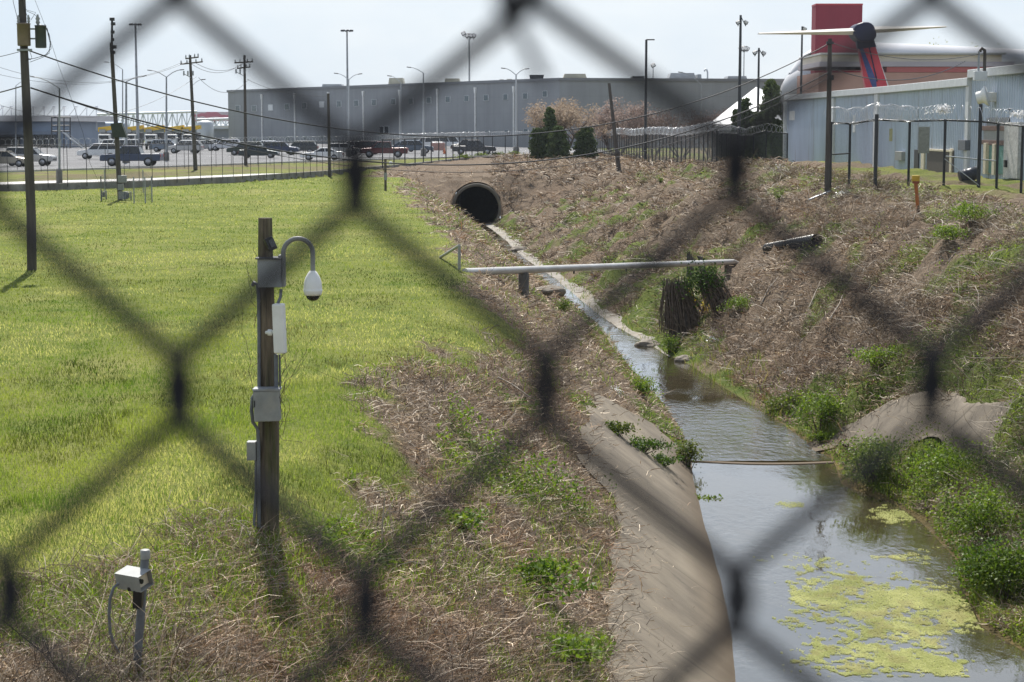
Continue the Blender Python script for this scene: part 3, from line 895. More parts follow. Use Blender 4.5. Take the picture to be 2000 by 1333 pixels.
s_ = rng.uniform(0.006, 0.016, n); an = rng.uniform(0, np.pi, n)
col = lerp((0.27, 0.30, 0.06), (0.55, 0.55, 0.22), np.clip(fbm(x / .5, y / .7, 119, 4) * 1.6 - .4 + rng.normal(0, .22, n), 0, 1))
br = smooth(0.55, 0.65, fbm(x / 0.3, y / 0.4, 113, 3))[:, None]
col = col * (1 - 0.35 * br) + np.array([[0.30, 0.24, 0.09]]) * 0.35 * br
c0 = np.stack([x, y, np.full(n, -4.009) + rng.uniform(0, 0.006, n)], 1)
ca, sa = np.cos(an) * s_, np.sin(an) * s_
zt_ = rng.normal(0, 0.12, n) * s_
zo = np.zeros(n)
V = np.stack([c0 + np.stack([ca, sa, zo], 1), c0 + np.stack([-sa, ca, zo], 1), c0 + np.stack([-ca, -sa, zo], 1), c0 + np.stack([sa, -ca, zo], 1)], 1)
Q = np.arange(n)[:, None] * 4 + np.array([[0, 1, 2, 3]])
o = mesh_np('duckweed', V.reshape(-1, 3), Q, np.repeat(col, 4, 0), M['leaf']); tag(o, kind='stuff')

# ================================================================== THE FENCE THE PICTURE IS TAKEN THROUGH
FY = 0.36
KNOT = {(0, 1): (20, 1150), (0, 3): (715, 1178), (0, 5): (1440, 1172),
        (1, 0): (-365, 757), (1, 2): (350, 757), (1, 4): (1067, 758), (1, 6): (1820, 758), (1, 8): (2560, 758),
        (2, 1): (-25, 338), (2, 3): (696, 342), (2, 5): (1434, 332), (2, 7): (2180, 335),
        (3, 2): (345, -55), (3, 4): (1040, -60), (3, 6): (1822, -62)}
def knot(j, i):
    if (j, i) in KNOT: px, py = KNOT[(j, i)]
    else: px, py = -350 + 362.5 * i + (random.random() - .5) * 24, 1163 - 409 * j + (random.random() - .5) * 16
    p = at(px, py, d=FY)
    return p
fw = thing('chain_link_fence', 'blurred black chain link fence right in front of the view', 'fence', (0, FY, 2.7))
wm_ = MB()
mpp = FY / F
JR = range(-26, 13)
for i in range(-64, 68):          # one zigzag wire between two columns of knots
    pts = []
    for j in JR:
        a = (j + i) % 2 == 0
        # wire i runs between column i and column i+1; it touches column i when (j+i) is odd in this numbering
        col_ = i if (j + i) % 2 == 1 else i + 1
        k = knot(j, col_)
        sgn = 1 if col_ == i + 1 else -1
        # hooked bend: swings just past its neighbour and turns back
        f_, b_ = 0.0019, -0.0019
        ox = 11 * mpp * sgn * random.uniform(.75, 1.3); vk = random.uniform(.85, 1.15) * mpp
        pts += [Vector((k.x - sgn * 26 * mpp, FY + f_ * 0.7 * sgn, k.z - 72 * vk)),
                Vector((k.x + ox * 0.4, FY + f_ * sgn, k.z - 50 * vk)),
                Vector((k.x + ox * 1.6, FY, k.z)),
                Vector((k.x + ox * 0.4, FY + b_ * sgn, k.z + 50 * vk)),
                Vector((k.x - sgn * 26 * mpp, FY + b_ * 0.7 * sgn, k.z + 72 * vk))]
    wm_.tube([p - Vector((0, FY, 2.7)) for p in pts], 0.0019, 6)
wm_.build('wire_mesh', M['vinyl'], fw, fix=False)
tw = MB()
q = lambda px, py, o=0.0: at(px, py, d=FY + o) - Vector((0, FY, 2.7))
tw.tube([q(975, -40, -.004), q(990, -10, .004), q(998, 15, -.004), q(985, 12, .003), q(1000, 35, -.003), q(1030, 90, -.003), q(1064, 160, -.002)], 0.0012, 6)
tw.tube([q(985, -30, .003), q(1000, 0, -.003), q(980, 6, -.004), q(995, 20, .003)], 0.0018, 6)
tw.build('tie_wire', M['vinyl'], fw, fix=False)
fp = MB()
for x in (-2.36, 2.42):
    o_ = MB().tube([(x, 0.05, -0.15), (x, 0.05, 2.0)], 0.03, 12).build('fence_post', M['vinyl'], fw)
MB().tube([(-2.4, 0.04, 1.98), (2.46, 0.04, 1.98)], 0.021, 10).build('top_rail', M['vinyl'], fw)

# ================================================================== CAMERA POST ON THE GRASS
b = at(524, 1022, z=0.0); b.z = gz(b.x, b.y)
D = b.y; s = D / F
ct = thing('camera_post', 'mossy timber post carrying a white dome camera, antenna and grey boxes', 'post', b)
def L(px, py, o=0.0):
    return at(px, py, d=D + o) - b
pm = MB()
pts = [L(523, 1060), L(523, 1000), L(525, 850), L(522, 700), L(519, 560), L(518, 426)]
pm.tube(pts, [23 * s, 22.5 * s, 21 * s, 19 * s, 16 * s, 13.5 * s], 18)
pm.build('timber_post', M['wood'], ct)
fl = MB().box(L(528, 477, -0.16), (17 * s, 0.10, 26 * s), M=Matrix.Rotation(R(-24), 4, 'Y') @ Matrix.Rotation(R(18), 4, 'Z'), bev=0.008)
flo = fl.build('floodlight', M['black'], ct)
MB().box(L(532, 475, -0.215), (11 * s, 0.006, 15 * s), M=Matrix.Rotation(R(-24), 4, 'Y') @ Matrix.Rotation(R(18), 4, 'Z')).build('lens', M['glassdark'], flo)
MB().box(L(529, 532, -0.11), (46 * s, 0.26, 56 * s), bev=0.01).build('mounting_box', M['steelgrey'], ct)
MB().box(L(551, 529, -0.14), (12 * s, 0.14, 62 * s), bev=0.006).build('mounting_plate', M['boxgrey'], ct)
MB().box(L(527, 504, -0.12), (50 * s, 0.29, 2.5 * s)).build('strap', M['darksteel'], ct)
dc = MB()
arc = [L(553, 546, -.2), L(553, 520, -.2), L(553, 500, -.2)]
for k in range(13):
    a_ = math.pi * (1 - k / 12)
    arc.append(L(582 + 29 * math.cos(a_), 495 - 29 * math.sin(a_), -.2))
arc += [L(611, 515, -.2), L(611, 531, -.2)]
dome = dc.tube(arc, 4.6 * s, 12).build('gooseneck_arm', M['boxgrey'], ct)
cc = L(611, 560, -.2)
hs = MB().lathe(cc, [(5 * s, 31 * s), (7 * s, 29 * s), (9.5 * s, 26 * s), (14 * s, 18 * s), (17 * s, 8 * s), (18 * s, -2 * s), (18.2 * s, -6 * s), (18.6 * s, -6.5 * s), (18.4 * s, -9 * s), (17.2 * s, -13 * s), (16 * s, -17 * s), (0.1 * s, -17.2 * s)], 24)
ho = hs.build('dome_camera', M['white'], ct)
MB().lathe(cc, [(0.1 * s, -28 * s), (6 * s, -27.5 * s), (10 * s, -25 * s), (13 * s, -21 * s), (14 * s, -17.0 * s)], 20).build('smoked_dome', M['glassdark'], ho)
MB().tube([L(549, 565, -.17), L(548, 580, -.18), L(542, 595, -.18)], 3 * s, 8).build('cable', M['conduit'], ct)
MB().box(L(546, 642, -.24), (23 * s, 0.10, 97 * s), M=Matrix.Rotation(R(-1.5), 4, 'Y') @ Matrix.Rotation(R(-12), 4, 'Z'), bev=0.02).build('panel_antenna', M['white'], ct)
ab = MB().tube([L(520, 650, -.1), L(541, 648, -.22)], 3.4 * s, 8)
ab.lathe(L(527, 650, -.17), [(6 * s, -4 * s), (6.5 * s, 0), (6 * s, 4 * s)], 12, Matrix.Rotation(R(90), 4, 'Y'))
ab.build('antenna_bracket', M['white'], ct)
jb = MB().box(L(522, 792, -.21), (50 * s, 0.17, 60 * s), M=Matrix.Rotation(R(-1.5), 4, 'Y'), bev=0.012).build('junction_box', M['boxgrey'], ct)
MB().box(L(522, 760, -.21), (53 * s, 0.19, 4 * s)).build('box_lid', M['steelgrey'], jb)
MB().tube([L(497, 783, -.30), L(497, 796, -.30)], 1.2 * s, 6).build('hinge', M['darksteel'], jb)
MB().box(L(492, 880, -.08), (18 * s, 0.12, 37 * s), bev=0.008).build('outlet_box', M['boxgrey'], ct)
for n_, pp, r_ in (('conduit', [L(493, 558, -.05), L(496, 552, -.06), L(502, 556, -.07), L(505, 575, -.07), L(506, 660, -.08), L(506, 757, -.1)], 3.6),
                   ('conduit', [L(498, 770, -.2), L(493, 778, -.2), L(491, 800, -.2), L(494, 825, -.17), L(503, 838, -.13), L(505, 870, -.13), L(506, 1000, -.13), L(506, 1030, -.13)], 3.6),
                   ('conduit', [L(539, 693, -.17), L(540, 758, -.17)], 4.2), ('conduit', [L(546, 692, -.15), L(547, 757, -.15)], 2.0),
                   ('conduit', [L(500, 897, -.09), L(500, 960, -.12), L(497, 1010, -.13), L(496, 1030, -.13)], 3.0)):
    MB().tube(pp, r_ * s, 8).build(n_, M['conduit'], ct)
# dry vine on the post
vm = MB()
def vine(px, py, n_, dx, dy, o=-.2, r_=0.0035):
    p = [(px, py)]
    for k in range(n_):
        px += dx + random.uniform(-9, 9); py += dy + random.uniform(-6, 6)
        p.append((px, py))
    vm.tube([at(a_, c_, d=D + o + random.uniform(-.05, .05)) for a_, c_ in p], [r_ * (1 - .6 * k / len(p)) for k in range(len(p))], 5)
for st in ((545, 840, 10, 1.5, -19), (540, 830, 9, 3, -18), (552, 850, 8, 0, -16), (548, 790, 7, 6, -19), (556, 760, 6, 8, -13), (550, 735, 6, 7, -9), (541, 845, 6, 9, 2), (546, 830, 5, 6, -4),
           (493, 760, 9, -1, -20), (496, 640, 6, -0.5, -18), (500, 600, 6, -2, -14), (497, 560, 4, -4, -12), (520, 620, 8, 2, -17), (515, 560, 6, -2, -9), (538, 860, 5, 3, 14), (530, 900, 6, -3, -14),
           (550, 700, 8, 2, -10), (555, 815, 10, -1, -16), (560, 720, 6, -1, -15), (510, 850, 6, 2, -14), (518, 530, 5, -3, -10), (505, 690, 6, -3, 10)):
    vine(*st)
tag(vm.build('dry_vine', mat('vine_bark', (0.10, 0.08, 0.06), 0.9, 0, 0.3, 20)), 'bare brown vine tendrils climbing the timber camera post', 'vine')

# ================================================================== SMALL CAMERA ON A PIPE, NEAREST CORNER
b = hit(266, 1326); D = b.y; s = D / F
pt = thing('pipe_camera_post', 'short leaning grey pipe with an open boxed camera, nearest the viewer', 'post', b)
def L(px, py, o=0.0): return at(px, py, d=D + o) - b
pp = MB().tube([L(262, 1350), L(266, 1320), L(283, 1092)], 8.6 * s, 14)
pp.build('pipe', M['conduit'], pt)
MB().lathe(L(283.6, 1083), [(9.6 * s, -9 * s), (9.8 * s, -8 * s), (9.8 * s, 8 * s), (8 * s, 9.5 * s), (.1 * s, 9.5 * s)], 16).build('pipe_cap', M['boxgrey'], pt)
RZ = Matrix.Rotation(R(-32), 4, 'Z') @ Matrix.Rotation(R(14), 4, 'X')
hc = L(262, 1131, -.05)
hsg = MB()
mm = Matrix.Translation(hc) @ RZ
W_, H_, T_ = 64 * s, 32 * s, 0.004
hsg.box(mm @ Vector((0, 0, H_ / 2)), (W_, .15, T_), M=RZ); hsg.box(mm @ Vector((0, 0, -H_ / 2)), (W_, .15, T_), M=RZ)
hsg.box(mm @ Vector((0, -.073, 0)), (W_, T_, H_ - T_ * 1.2), M=RZ); hsg.box(mm @ Vector((0, .073, 0)), (W_, T_, H_ - T_ * 1.2), M=RZ)
hsg.box(mm @ Vector((-W_ * .42, 0, 0)), (T_, .14, H_ - T_ * 1.2), M=RZ)
ho = hsg.build('camera_housing', M['boxgrey'], pt)
MB().box(mm @ Vector((W_ * .22, 0, 0)), (.05, .135, H_ * .86), M=RZ).build('inner_panel', M['cream'], ho)
MB().tube([mm @ Vector((W_ * .30, -.02, 0)), mm @ Vector((W_ * .40, -.02, 0))], 5 * s, 12).build('lens', M['black'], ho)
MB().box(L(270, 1170, -.09), (18 * s, .09, 36 * s), M=Matrix.Rotation(R(4), 4, 'Y'), bev=.006).build('clamp', M['black'], pt)
MB().box(L(258, 1150, -.08), (16 * s, .06, 8 * s), bev=.004).build('swivel_mount', M['black'], pt)
MB().tube([L(232, 1140, -.1), L(222, 1148, -.12), L(215, 1170, -.13), L(213, 1200, -.13), L(215, 1235, -.11), L(222, 1258, -.09), L(232, 1276, -.07)], 3.2 * s, 8).build('flexible_conduit', M['conduit'], pt)
MB().tube([L(222, 1306, .02), L(240, 1311, .0), L(258, 1318, -.02)], 4 * s, 8).build('side_outlet', M['boxgrey'], pt)

# ================================================================== POLES, LAMPS, WIRES
def ins(mb, p, r=0.05, h=0.18):
    mb.lathe(p, [(r * .4, 0), (r, h * .25), (r * .6, h * .4), (r, h * .6), (r * .5, h * .8), (r * .4, h)], 10)
# the near power pole with transformer
b = hit(62, 528); b.z = gz(b.x, b.y); D = b.y; s = D / F
up = thing('power_pole', 'tall dark power pole with transformer at the left of the field', 'power pole', b)
def L(px, py, o=0.0): return at(px, py, d=D + o) - b
MB().tube([L(62.5, 545), L(61, 420), L(54, 250), L(48, 120), L(42, -20), L(38, -110)], [9.6 * s, 9.2 * s, 8.8 * s, 8.0 * s, 6.8 * s, 6.3 * s], 14).build('pole_shaft', M['pole'], up)
def can(name, px, py, w_, h_, o, m_):
    c = L(px, py, o); r_ = w_ * s / 2; hh = h_ * s / 2
    ob = MB().lathe(c, [(.02, -hh), (r_ * .93, -hh), (r_, -hh * .94), (r_, hh * .9), (r_ * 1.06, hh * .9), (r_ * 1.06, hh), (.02, hh * 1.06)], 20).build(name, m_, up)
    return ob
M['canbrown'] = mat('brownish_tank', (0.20, 0.155, 0.125), .6, 0, .15, 4, stain=(.13, .10, .09))
M['canblue'] = mat('slate_tank', (0.06, 0.07, 0.085), .5, 0, .2, 4, stain=(.14, .115, .085))
c1_ = can('regulator_tank', 46.5, 68, 25, 43, -.18, M['canbrown'])
c2_ = can('transformer_tank', 79.5, 72, 21, 43, -.1, M['canblue'])
for px in (36, 56): 
    q_ = MB(); ins(q_, L(px, 46, -.2), .05, .24); q_.build('bushing', M['boxgrey'], c1_)
q_ = MB(); ins(q_, L(74, 49, -.1), .07, .3); q_.build('bushing', M['boxgrey'], c2_)
for py in (57, 76): MB().box(L(64, py, -.12), (18 * s, .06, 3 * s)).build('bracket', M['steelgrey'], up)
bk = MB().box(L(48, 98, -.14), (28 * s, .1, 4 * s)); bk.build('cross_bracket', M['steelgrey'], up)
ld = MB()
for pts in ([(36, 44), (26, 5), (20, -40)], [(57, 40), (45, 12), (42, -20)], [(60, 40), (70, 25), (52, 20), (48, 15)], [(74, 35), (66, 28), (52, 22)], [(92, 55), (98, 80), (96, 105), (70, 114), (54, 116)],
            [(90, 52), (99, 90), (92, 108), (60, 116), (52, 118)], [(88, 48), (97, 70), (100, 95), (85, 112), (58, 122)], [(56, 95), (62, 112), (60, 118), (52, 110)]):
    ld.tube([L(a_, c_, -.1) for a_, c_ in pts], 0.5 * s, 5)
ld.build('lead_wire', M['black'], up)
gw_ = MB().tube([L(68, 0, 0), L(82, 35), L(97, 75), L(115, 130), L(140, 195), L(162, 260), L(176, 320), L(196, 362, 20)], .35 * s, 5)
tag(gw_.build('guy_wire', M['darksteel']), 'thin slack guy wire hanging down right of the transformer pole', 'wire').location = b

def wood_pole(base, top, w0, w1, label, parts=()):
    b = hit(*base)
    b.z -= 0.15
    D = b.y; s = D / F
    o = thing('power_pole', label, 'power pole', b)
    LL = lambda px, py, off=0.0: at(px, py, d=D + off) - b
    tp = LL(*top)
    MB().tube([(0, 0, 0), tp * .33, tp * .66, tp], [w0 * s / 2, (w0 * .67 + w1 * .33) * s / 2, (w0 * .33 + w1 * .67) * s / 2, w1 * s / 2], 12).build('pole_shaft', M['pole'], o)
    return o, LL, s, b
o, LL, s, b107 = wood_pole((235, 391), (217.5, 84), 10.5, 7, 'leaning wooden pole with a dark hanging box and grey meter boxes at its foot')
hd = MB()
for px, py, w_ in ((219, 38, 9), (221, 47, 8), (220, 63, 7), (220, 78, 6), (223, 92, 9), (221, 103, 8)):
    hd.box(LL(px, py, -.05), (w_ * s, .2, 6 * s), bev=.02)
hd.tube([LL(219, 36), LL(218.5, 86)], 2.2 * s, 8)
hd.build('insulator_stack', M['black'], o)
MB().prism([(-.40, .35), (.22, .42), (.52, -.45), (-.28, -.42)], -.22, .22, Matrix.Translation(LL(231, 254, -.2))).build('hanging_box', mat('dark_green_box', (.03, .04, .03), .6), o)
for px, py, w_, h_ in ((239, 350, 16, 14), (236, 366, 11, 12), (241, 382, 18, 15)):
    MB().box(LL(px, py, -.3), (w_ * s, .25, h_ * s), bev=.02).build('meter_box', M['boxgrey'], o)
def crossarm_pole(base, top, w0, w1, label, arms):
    o, LL, s, b = wood_pole(base, top, w0, w1, label)
    for (xa, ya, xb, yb) in arms:
        am = MB(); A_, B_ = LL(xa, ya, -.12), LL(xb, yb, -.12)
        am.tube([A_, B_], 1.4 * s, 6)
        ao = am.build('crossarm', M['pole'], o)
        for t in (.04, .3, .7, .96):
            i_ = MB(); p = A_.lerp(B_, t); ins(i_, p + Vector((0, 0, .05)), .07, .28); i_.build('insulator', M['steelgrey'], ao)
    return o, LL, s, b
oA, LA, sA, bA = crossarm_pole((382, 333), (371, 108), 8.5, 5, 'wooden pole with crossarms left of the grey warehouse, in front of the yellow booms', [(352, 126, 396, 121), (362, 115, 388, 112)])
oB, LB, sB, bB = crossarm_pole((480, 323), (477.5, 108), 7, 4.5, 'wooden pole with crossarms in front of the grey warehouse corner', [(458, 123, 494, 121), (463, 134, 489, 131)])
for (LL, s, o, cx, cy) in ((LA, sA, oA, 367, 142), (LB, sB, oB, 469, 138)):
    c = MB()
    for dx in (-8, 0, 10):
        c.tube([LL(cx + dx, cy - 3, -.2), LL(cx + dx, cy + 6, -.2)], 1.5 * s, 6)
    c.tube([LL(cx - 9, cy + 2, -.2), LL(cx + 6, cy + 10, -.2)], .8 * s, 5)
    c.build('cutout_fuse', M['steelgrey'], o)
oC, LC, sC, bC = wood_pole((644, 346), (641, 183), 6.5, 5, 'plain wooden pole without crossarms in front of the warehouse, left of the stream')
oD, LD, sD, bD = wood_pole((1209, 331), (1189.5, 163), 9, 5.5, 'leaning short wooden pole by the black fence above the culvert bank')
MB().lathe(LD(1205, 300, -.05), [(.05, -.35), (.26, -.2), (.28, .1), (.18, .3), (.05, .36)], 10).build('pole_wrap', M['pole'], oD)
oE, LE, sE, bE = wood_pole((1616, 376), (1621, 76), 12, 8, 'dark wooden pole at the fence corner beside the metal building')
MB().box(LE(1621, 84, -.14), (14 * sE, .1, 5 * sE)).build('bracket', M['darksteel'], oE)
MB().box(LE(1626, 152, -.16), (5 * sE, .1, 10 * sE), bev=.02).build('bracket', M['darksteel'], oE)
# stub post with a light by the culvert
b = hit(753, 373); D = b.y; s = D / F
sp = thing('light_stub_post', 'short stub post with a white lamp at the edge of the culvert bank', 'post', b)
def L(px, py, o=0.0): return at(px, py, d=D + o) - b
MB().tube([L(753, 376), L(752.5, 311)], 2.5 * s, 10).build('timber_post', M['wood'], sp)
MB().lathe(L(763, 320, -.1), [(.05, -.14), (.12, -.1), (.13, .08), (.05, .14)], 10).build('lamp', M['white'], sp)
MB().box(L(753, 345, -.1), (6 * s, .15, 14 * s)).build('switch_box', M['boxgrey'], sp)

def street_lamp(px, base_y, top_y, arms, d, label, pole_m='steelgrey', w_=3.2, group='street lamps along the road', foot=True):
    """arms: list of (dx, dy) in photo pixels from the pole top to the lamp end"""
    p = at(px, base_y, d=d); p.z = 0.40 if d > 150 else gz(p.x, d); s = d / F
    o = thing('street_lamp', label, 'street lamp', p, 0, group)
    LL = lambda a_, c_: at(a_, c_, d=d) - p
    tp = LL(px, top_y)
    MB().tube([(0, 0, 0), (tp.x * .5, 0, tp.z * .5), tp], [w_ * s * .62, w_ * s * .5, w_ * s * .36], 10).build('lamp_post', M[pole_m], o)
    if foot: MB().lathe((0, 0, 0), [(w_ * s * 1.5, -.2), (w_ * s * 1.5, .9), (w_ * s * 1.2, 1.0), (.05, 1.0)], 12).build('footing', M['greyconcrete'], o)
    for dx, dy in arms:
        e = tp + Vector((dx * s, 0, -dy * s))
        mid = tp + Vector((dx * .45 * s, 0, -dy * .62 * s))
        a_ = MB().tube([tp, mid, tp.lerp(e, .78) + Vector((0, 0, abs(dy) * .12 * s)), e], w_ * s * .2, 6).build('lamp_arm', M[pole_m], o)
        sg = 1 if dx > 0 else -1
        MB().box(e + Vector((sg * 3 * s, 0, 0)), (9 * s, .3, 1.7 * s), M=Matrix.Rotation(R(-6 * sg), 4, 'Y'), bev=.05).build('lamp_head', M['darksteel'], a_)
    return o
street_lamp(116, 356, 173, [(-48, -22)], 126, 'single armed street lamp beside the pavement, near the fence on the left', w_=4.2)
street_lamp(325, 318, 151, [(-29, -13), (27, -14)], 205, 'double armed street lamp between the blue pickup and the crossarm pole', w_=4.0)
street_lamp(246.5, 322, 160, [(32, -11)], 193, 'right facing lamp beside the leaning wooden pole, standing at the blue pickup', w_=5)
street_lamp(239.5, 300, 136, [(-28, -14)], 260, 'left facing lamp just right of the leaning wooden pole', w_=2.6)
street_lamp(31, 318, 168, [(18, -10)], 240, 'lamp half hidden by the transformer pole', w_=2.6)
street_lamp(681, 310, 156, [(-21, -12), (19, -11)], 232, 'double armed lamp standing in front of the tall floodlight mast', w_=3.4, pole_m='galv')
street_lamp(827, 307, 143, [(-25, -11)], 235, 'single armed lamp left of the dark parked pickup, before the warehouse', w_=3.6, pole_m='galv')
street_lamp(783, 300, 162, [(-19, -13)], 262, 'thinner single armed lamp in front of the warehouse rooftop box', w_=2.6, pole_m='galv')
street_lamp(1008, 298, 147, [(-22, -13), (18, -12)], 255, 'double armed lamp on a white post near the blossoming tree', w_=4.0, pole_m='galv')
street_lamp(375, 300, 168, [(19, -12)], 268, 'small right facing lamp close behind the first crossarm pole', w_=2.2)
street_lamp(1370, 285, 166, [(-38, -24)], 290, 'curved lamp in front of the warehouse behind the bare shrubs', w_=2.6, foot=False)
def flood_mast(px, base_y, top_y, d, label, heads, ring=False, z0=0.4, w_=4.5, m_='steelgrey', group='tall floodlight masts'):
    p = at(px, base_y, d=d); p.z = z0; s = d / F
    o = thing('floodlight_mast', label, 'floodlight mast', p, 0, group)
    tp = at(px, top_y, d=d) - p; tp.x = 0
    MB().tube([(0, 0, 0), tp * .5, tp], [w_ * s * .55, w_ * s * .42, w_ * s * .3], 10).build('mast', M[m_], o)
    if ring:
        MB().lathe(tp, [(heads * .4 * s, 0), (heads * .5 * s, .02), (heads * .5 * s, .2), (heads * .4 * s, .2)], 16).build('ring', M['steelgrey'], o)
        for k in range(8):
            a_ = k * math.pi / 4 + .2
            c = tp + Vector((math.cos(a_) * heads * s * .85, math.sin(a_) * heads * s * .85, .15))
            hd = MB().box(c, (4.2 * s, 4.2 * s, 3.2 * s), a_, bev=.08)
            hd.tube([tp, c], .6 * s, 5)
            ho = hd.build('floodlight', M['darksteel'], o)
            MB().box(c + Vector((0, 0, -1.8 * s)), (3.4 * s, 3.4 * s, .06), a_).build('lens', M['lampglass'], ho)
    else:
        for dx, dy in heads:
            hd = MB()
            c = tp + Vector((dx * s, -.1, -dy * s))
            hd.box(c, (8.5 * s, 6 * s, 6.4 * s), M=Matrix.Rotation(R(28 if dx > 0 else -28), 4, 'Y') @ Matrix.Rotation(R(20), 4, 'X'), bev=.06)
            hd.tube([tp + Vector((0, 0, -1.5 * s)), tp + Vector((dx * s, 0, -(dy + 7) * s)), c], .8 * s, 6)
            ho = hd.build('floodlight', M['darksteel'], o)
            MB().box(c + Vector((0, -3.2 * s, 0)), (6 * s, .05, 4.6 * s), M=Matrix.Rotation(R(28 if dx > 0 else -28), 4, 'Y') @ Matrix.Rotation(R(20), 4, 'X')).build('lens', M['lampglass'], ho)
    return o
flood_mast(270, 290, 50, 300, 'tall mast with a ring of floodlights above the deicing trucks', 12, True, w_=6)
flood_mast(680, 290, 62, 318, 'tall mast with a ring of floodlights before the warehouse roof', 12, True, w_=5)
flood_mast(917, 262, 66, 470, 'mast with a row of square floodlights rising behind the warehouse', [(-11, 0), (-4, 4), (3, 4), (9, 4)], w_=4.5)
flood_mast(1451, 262, 90, 430, 'slender mast with a row of lamps just right of the thick lamp pole', [(-6, 5), (-2, 5), (2, 5), (6, 5)], w_=3)
flood_mast(1274.5, 262, 124, 460, 'small distant mast with one square lamp behind the warehouse roof', [(0, 4)], w_=2.6)
flood_mast(1443, 290, 30, 150, 'thick black pole topped by two big floodlights', [(-5, 14), (10, 14)], w_=7.5, m_='darksteel', z0=1.0)
flood_mast(1479.5, 280, 94, 175, 'shorter black pole with two floodlights in front of the white tent', [(-8, 9), (9, 10)], w_=6, m_='darksteel', z0=.6)
flood_mast(1563.5, 240, 52, 240, 'dark pole with a single floodlight in front of the aircraft nose', [(4, 5)], w_=5.5, m_='darksteel', z0=.4)
p = at(1261, 245, d=190); p.z = .5
o = thing('street_lamp', 'thin dark pole with a flat square lamp to the right, above the black fence', 'street lamp', p)
tp = at(1261, 78, d=190) - p; tp.x = 0
MB().tube([(0, 0, 0), tp], [.16, .12], 10).build('lamp_post', M['darksteel'], o)
MB().box(tp + Vector((.42, 0, .0)), (.85, .3, .12), bev=.03).build('lamp_head', M['darksteel'], o)

def cable(a, b, sag, label, r=.012, n=24, name='power_line', bundle=False):
    mb = MB(); pts = []
    for k in range(n + 1):
        t = k / n
        pts.append(a.lerp(b, t) - Vector((0, 0, sag * 4 * t * (1 - t))))
    mb.tube(pts, r, 5, cap=False)
    return tag(mb.build(name, M['black'], fix=False), label, 'cable')
Pa = at(56, 99, d=55.5); Pb = at(1622, 84, d=bE.y)
cable(Pa, Pb, 3.3, 'upper black cable sagging right across the whole view to the corner pole', .022, 40)
cable(at(60, 172, d=55.5), at(1622, 140, d=bE.y), 3.15, 'lower black cable sagging right across the view in front of the warehouse', .026, 40)
cable(at(62, 172, d=55.5), at(1619, 152, d=bE.y), 3.3, 'thin cable hanging just under the lower long cable', .012, 40)
cable(at(-160, 205, d=62), at(55, 165, d=55.3), .12, 'cable running left out of view from below the transformer', .02)
cable(at(-160, 125, d=62), at(50, 98, d=55.3), .15, 'thin line running left out of view from the transformer bracket', .01)
for k, (ya, yb, sg) in enumerate(((124, 123, .9), (122, 121, .8), (152, 155, 1.3))):
    cable(at(372 + 8 * k, ya, d=bA.y), at(474 + 6 * k, yb, d=bB.y), sg, ('left line between the two crossarm poles', 'right line between the two crossarm poles', 'lowest line between the two crossarm poles')[k], .02)
    cable(at(-60, ya - 14 + 22 * k, d=bA.y - 30), at(356 + 14 * k, ya - 2, d=bA.y), sg * 2, ('faint upper line coming from the left to the crossarm pole', 'faint middle line coming from the left to the crossarm pole', 'faint lowest line coming from the left to the crossarm pole')[k], .014)
cable(at(482, 155, d=bB.y), at(640, 188, d=bC.y), .5, 'line from the second crossarm pole down to the plain pole', .02)
Pr = at(1912, 106, d=100)
cable(at(1624, 84, d=bE.y), Pr, .5, 'upper cable from the corner pole to the rooftop service mast', .018)
cable(at(1624, 134, d=bE.y), at(1885, 120, d=101), .75, 'lower cable from the corner pole to the metal building roof', .022)

# ================================================================== FENCES
def mesh_fabric_mat(nm='chain_link_fabric', wire=.0032):
    m, t = newmat(nm)
    co = N(t, 'ShaderNodeTexCoord').outputs['UV']
    sep = N(t, 'ShaderNodeSeparateXYZ'); t.links.new(co, sep.inputs['Vector'])
    def diag(op):
        a = N(t, 'ShaderNodeMath', operation=op); t.links.new(sep.outputs['X'], a.inputs[0]); t.links.new(sep.outputs['Y'], a.inputs[1])
        f = N(t, 'ShaderNodeMath', operation='PINGPONG'); t.links.new(a.outputs[0], f.inputs[0]); f.inputs[1].default_value = .035
        l = N(t, 'ShaderNodeMath', operation='LESS_THAN'); t.links.new(f.outputs[0], l.inputs[0]); l.inputs[1].default_value = wire
        return l.outputs[0]
    mxn = N(t, 'ShaderNodeMath', operation='MAXIMUM'); t.links.new(diag('ADD'), mxn.inputs[0]); t.links.new(diag('SUBTRACT'), mxn.inputs[1])
    tr = N(t, 'ShaderNodeBsdfTransparent'); df = N(t, 'ShaderNodeBsdfPrincipled', Roughness=.5)
    df.inputs['Base Color'].default_value = (.05, .052, .055, 1)
    ms = N(t, 'ShaderNodeMixShader'); t.links.new(mxn.outputs[0], ms.inputs[0]); t.links.new(tr.outputs[0], ms.inputs[1]); t.links.new(df.outputs[0], ms.inputs[2])
    o = N(t, 'ShaderNodeOutputMaterial'); t.links.new(ms.outputs[0], o.inputs['Surface'])
    return m
M['fabric'] = mesh_fabric_mat()
M['fabric_thin'] = mesh_fabric_mat('thin_chain_link_fabric', .0014)
M['fabric_dense'] = mesh_fabric_mat('dark_chain_link_fabric', .011)
M['razor'] = mat('razor_wire_steel', (.55, .56, .58), .35, .5, .2, 40)

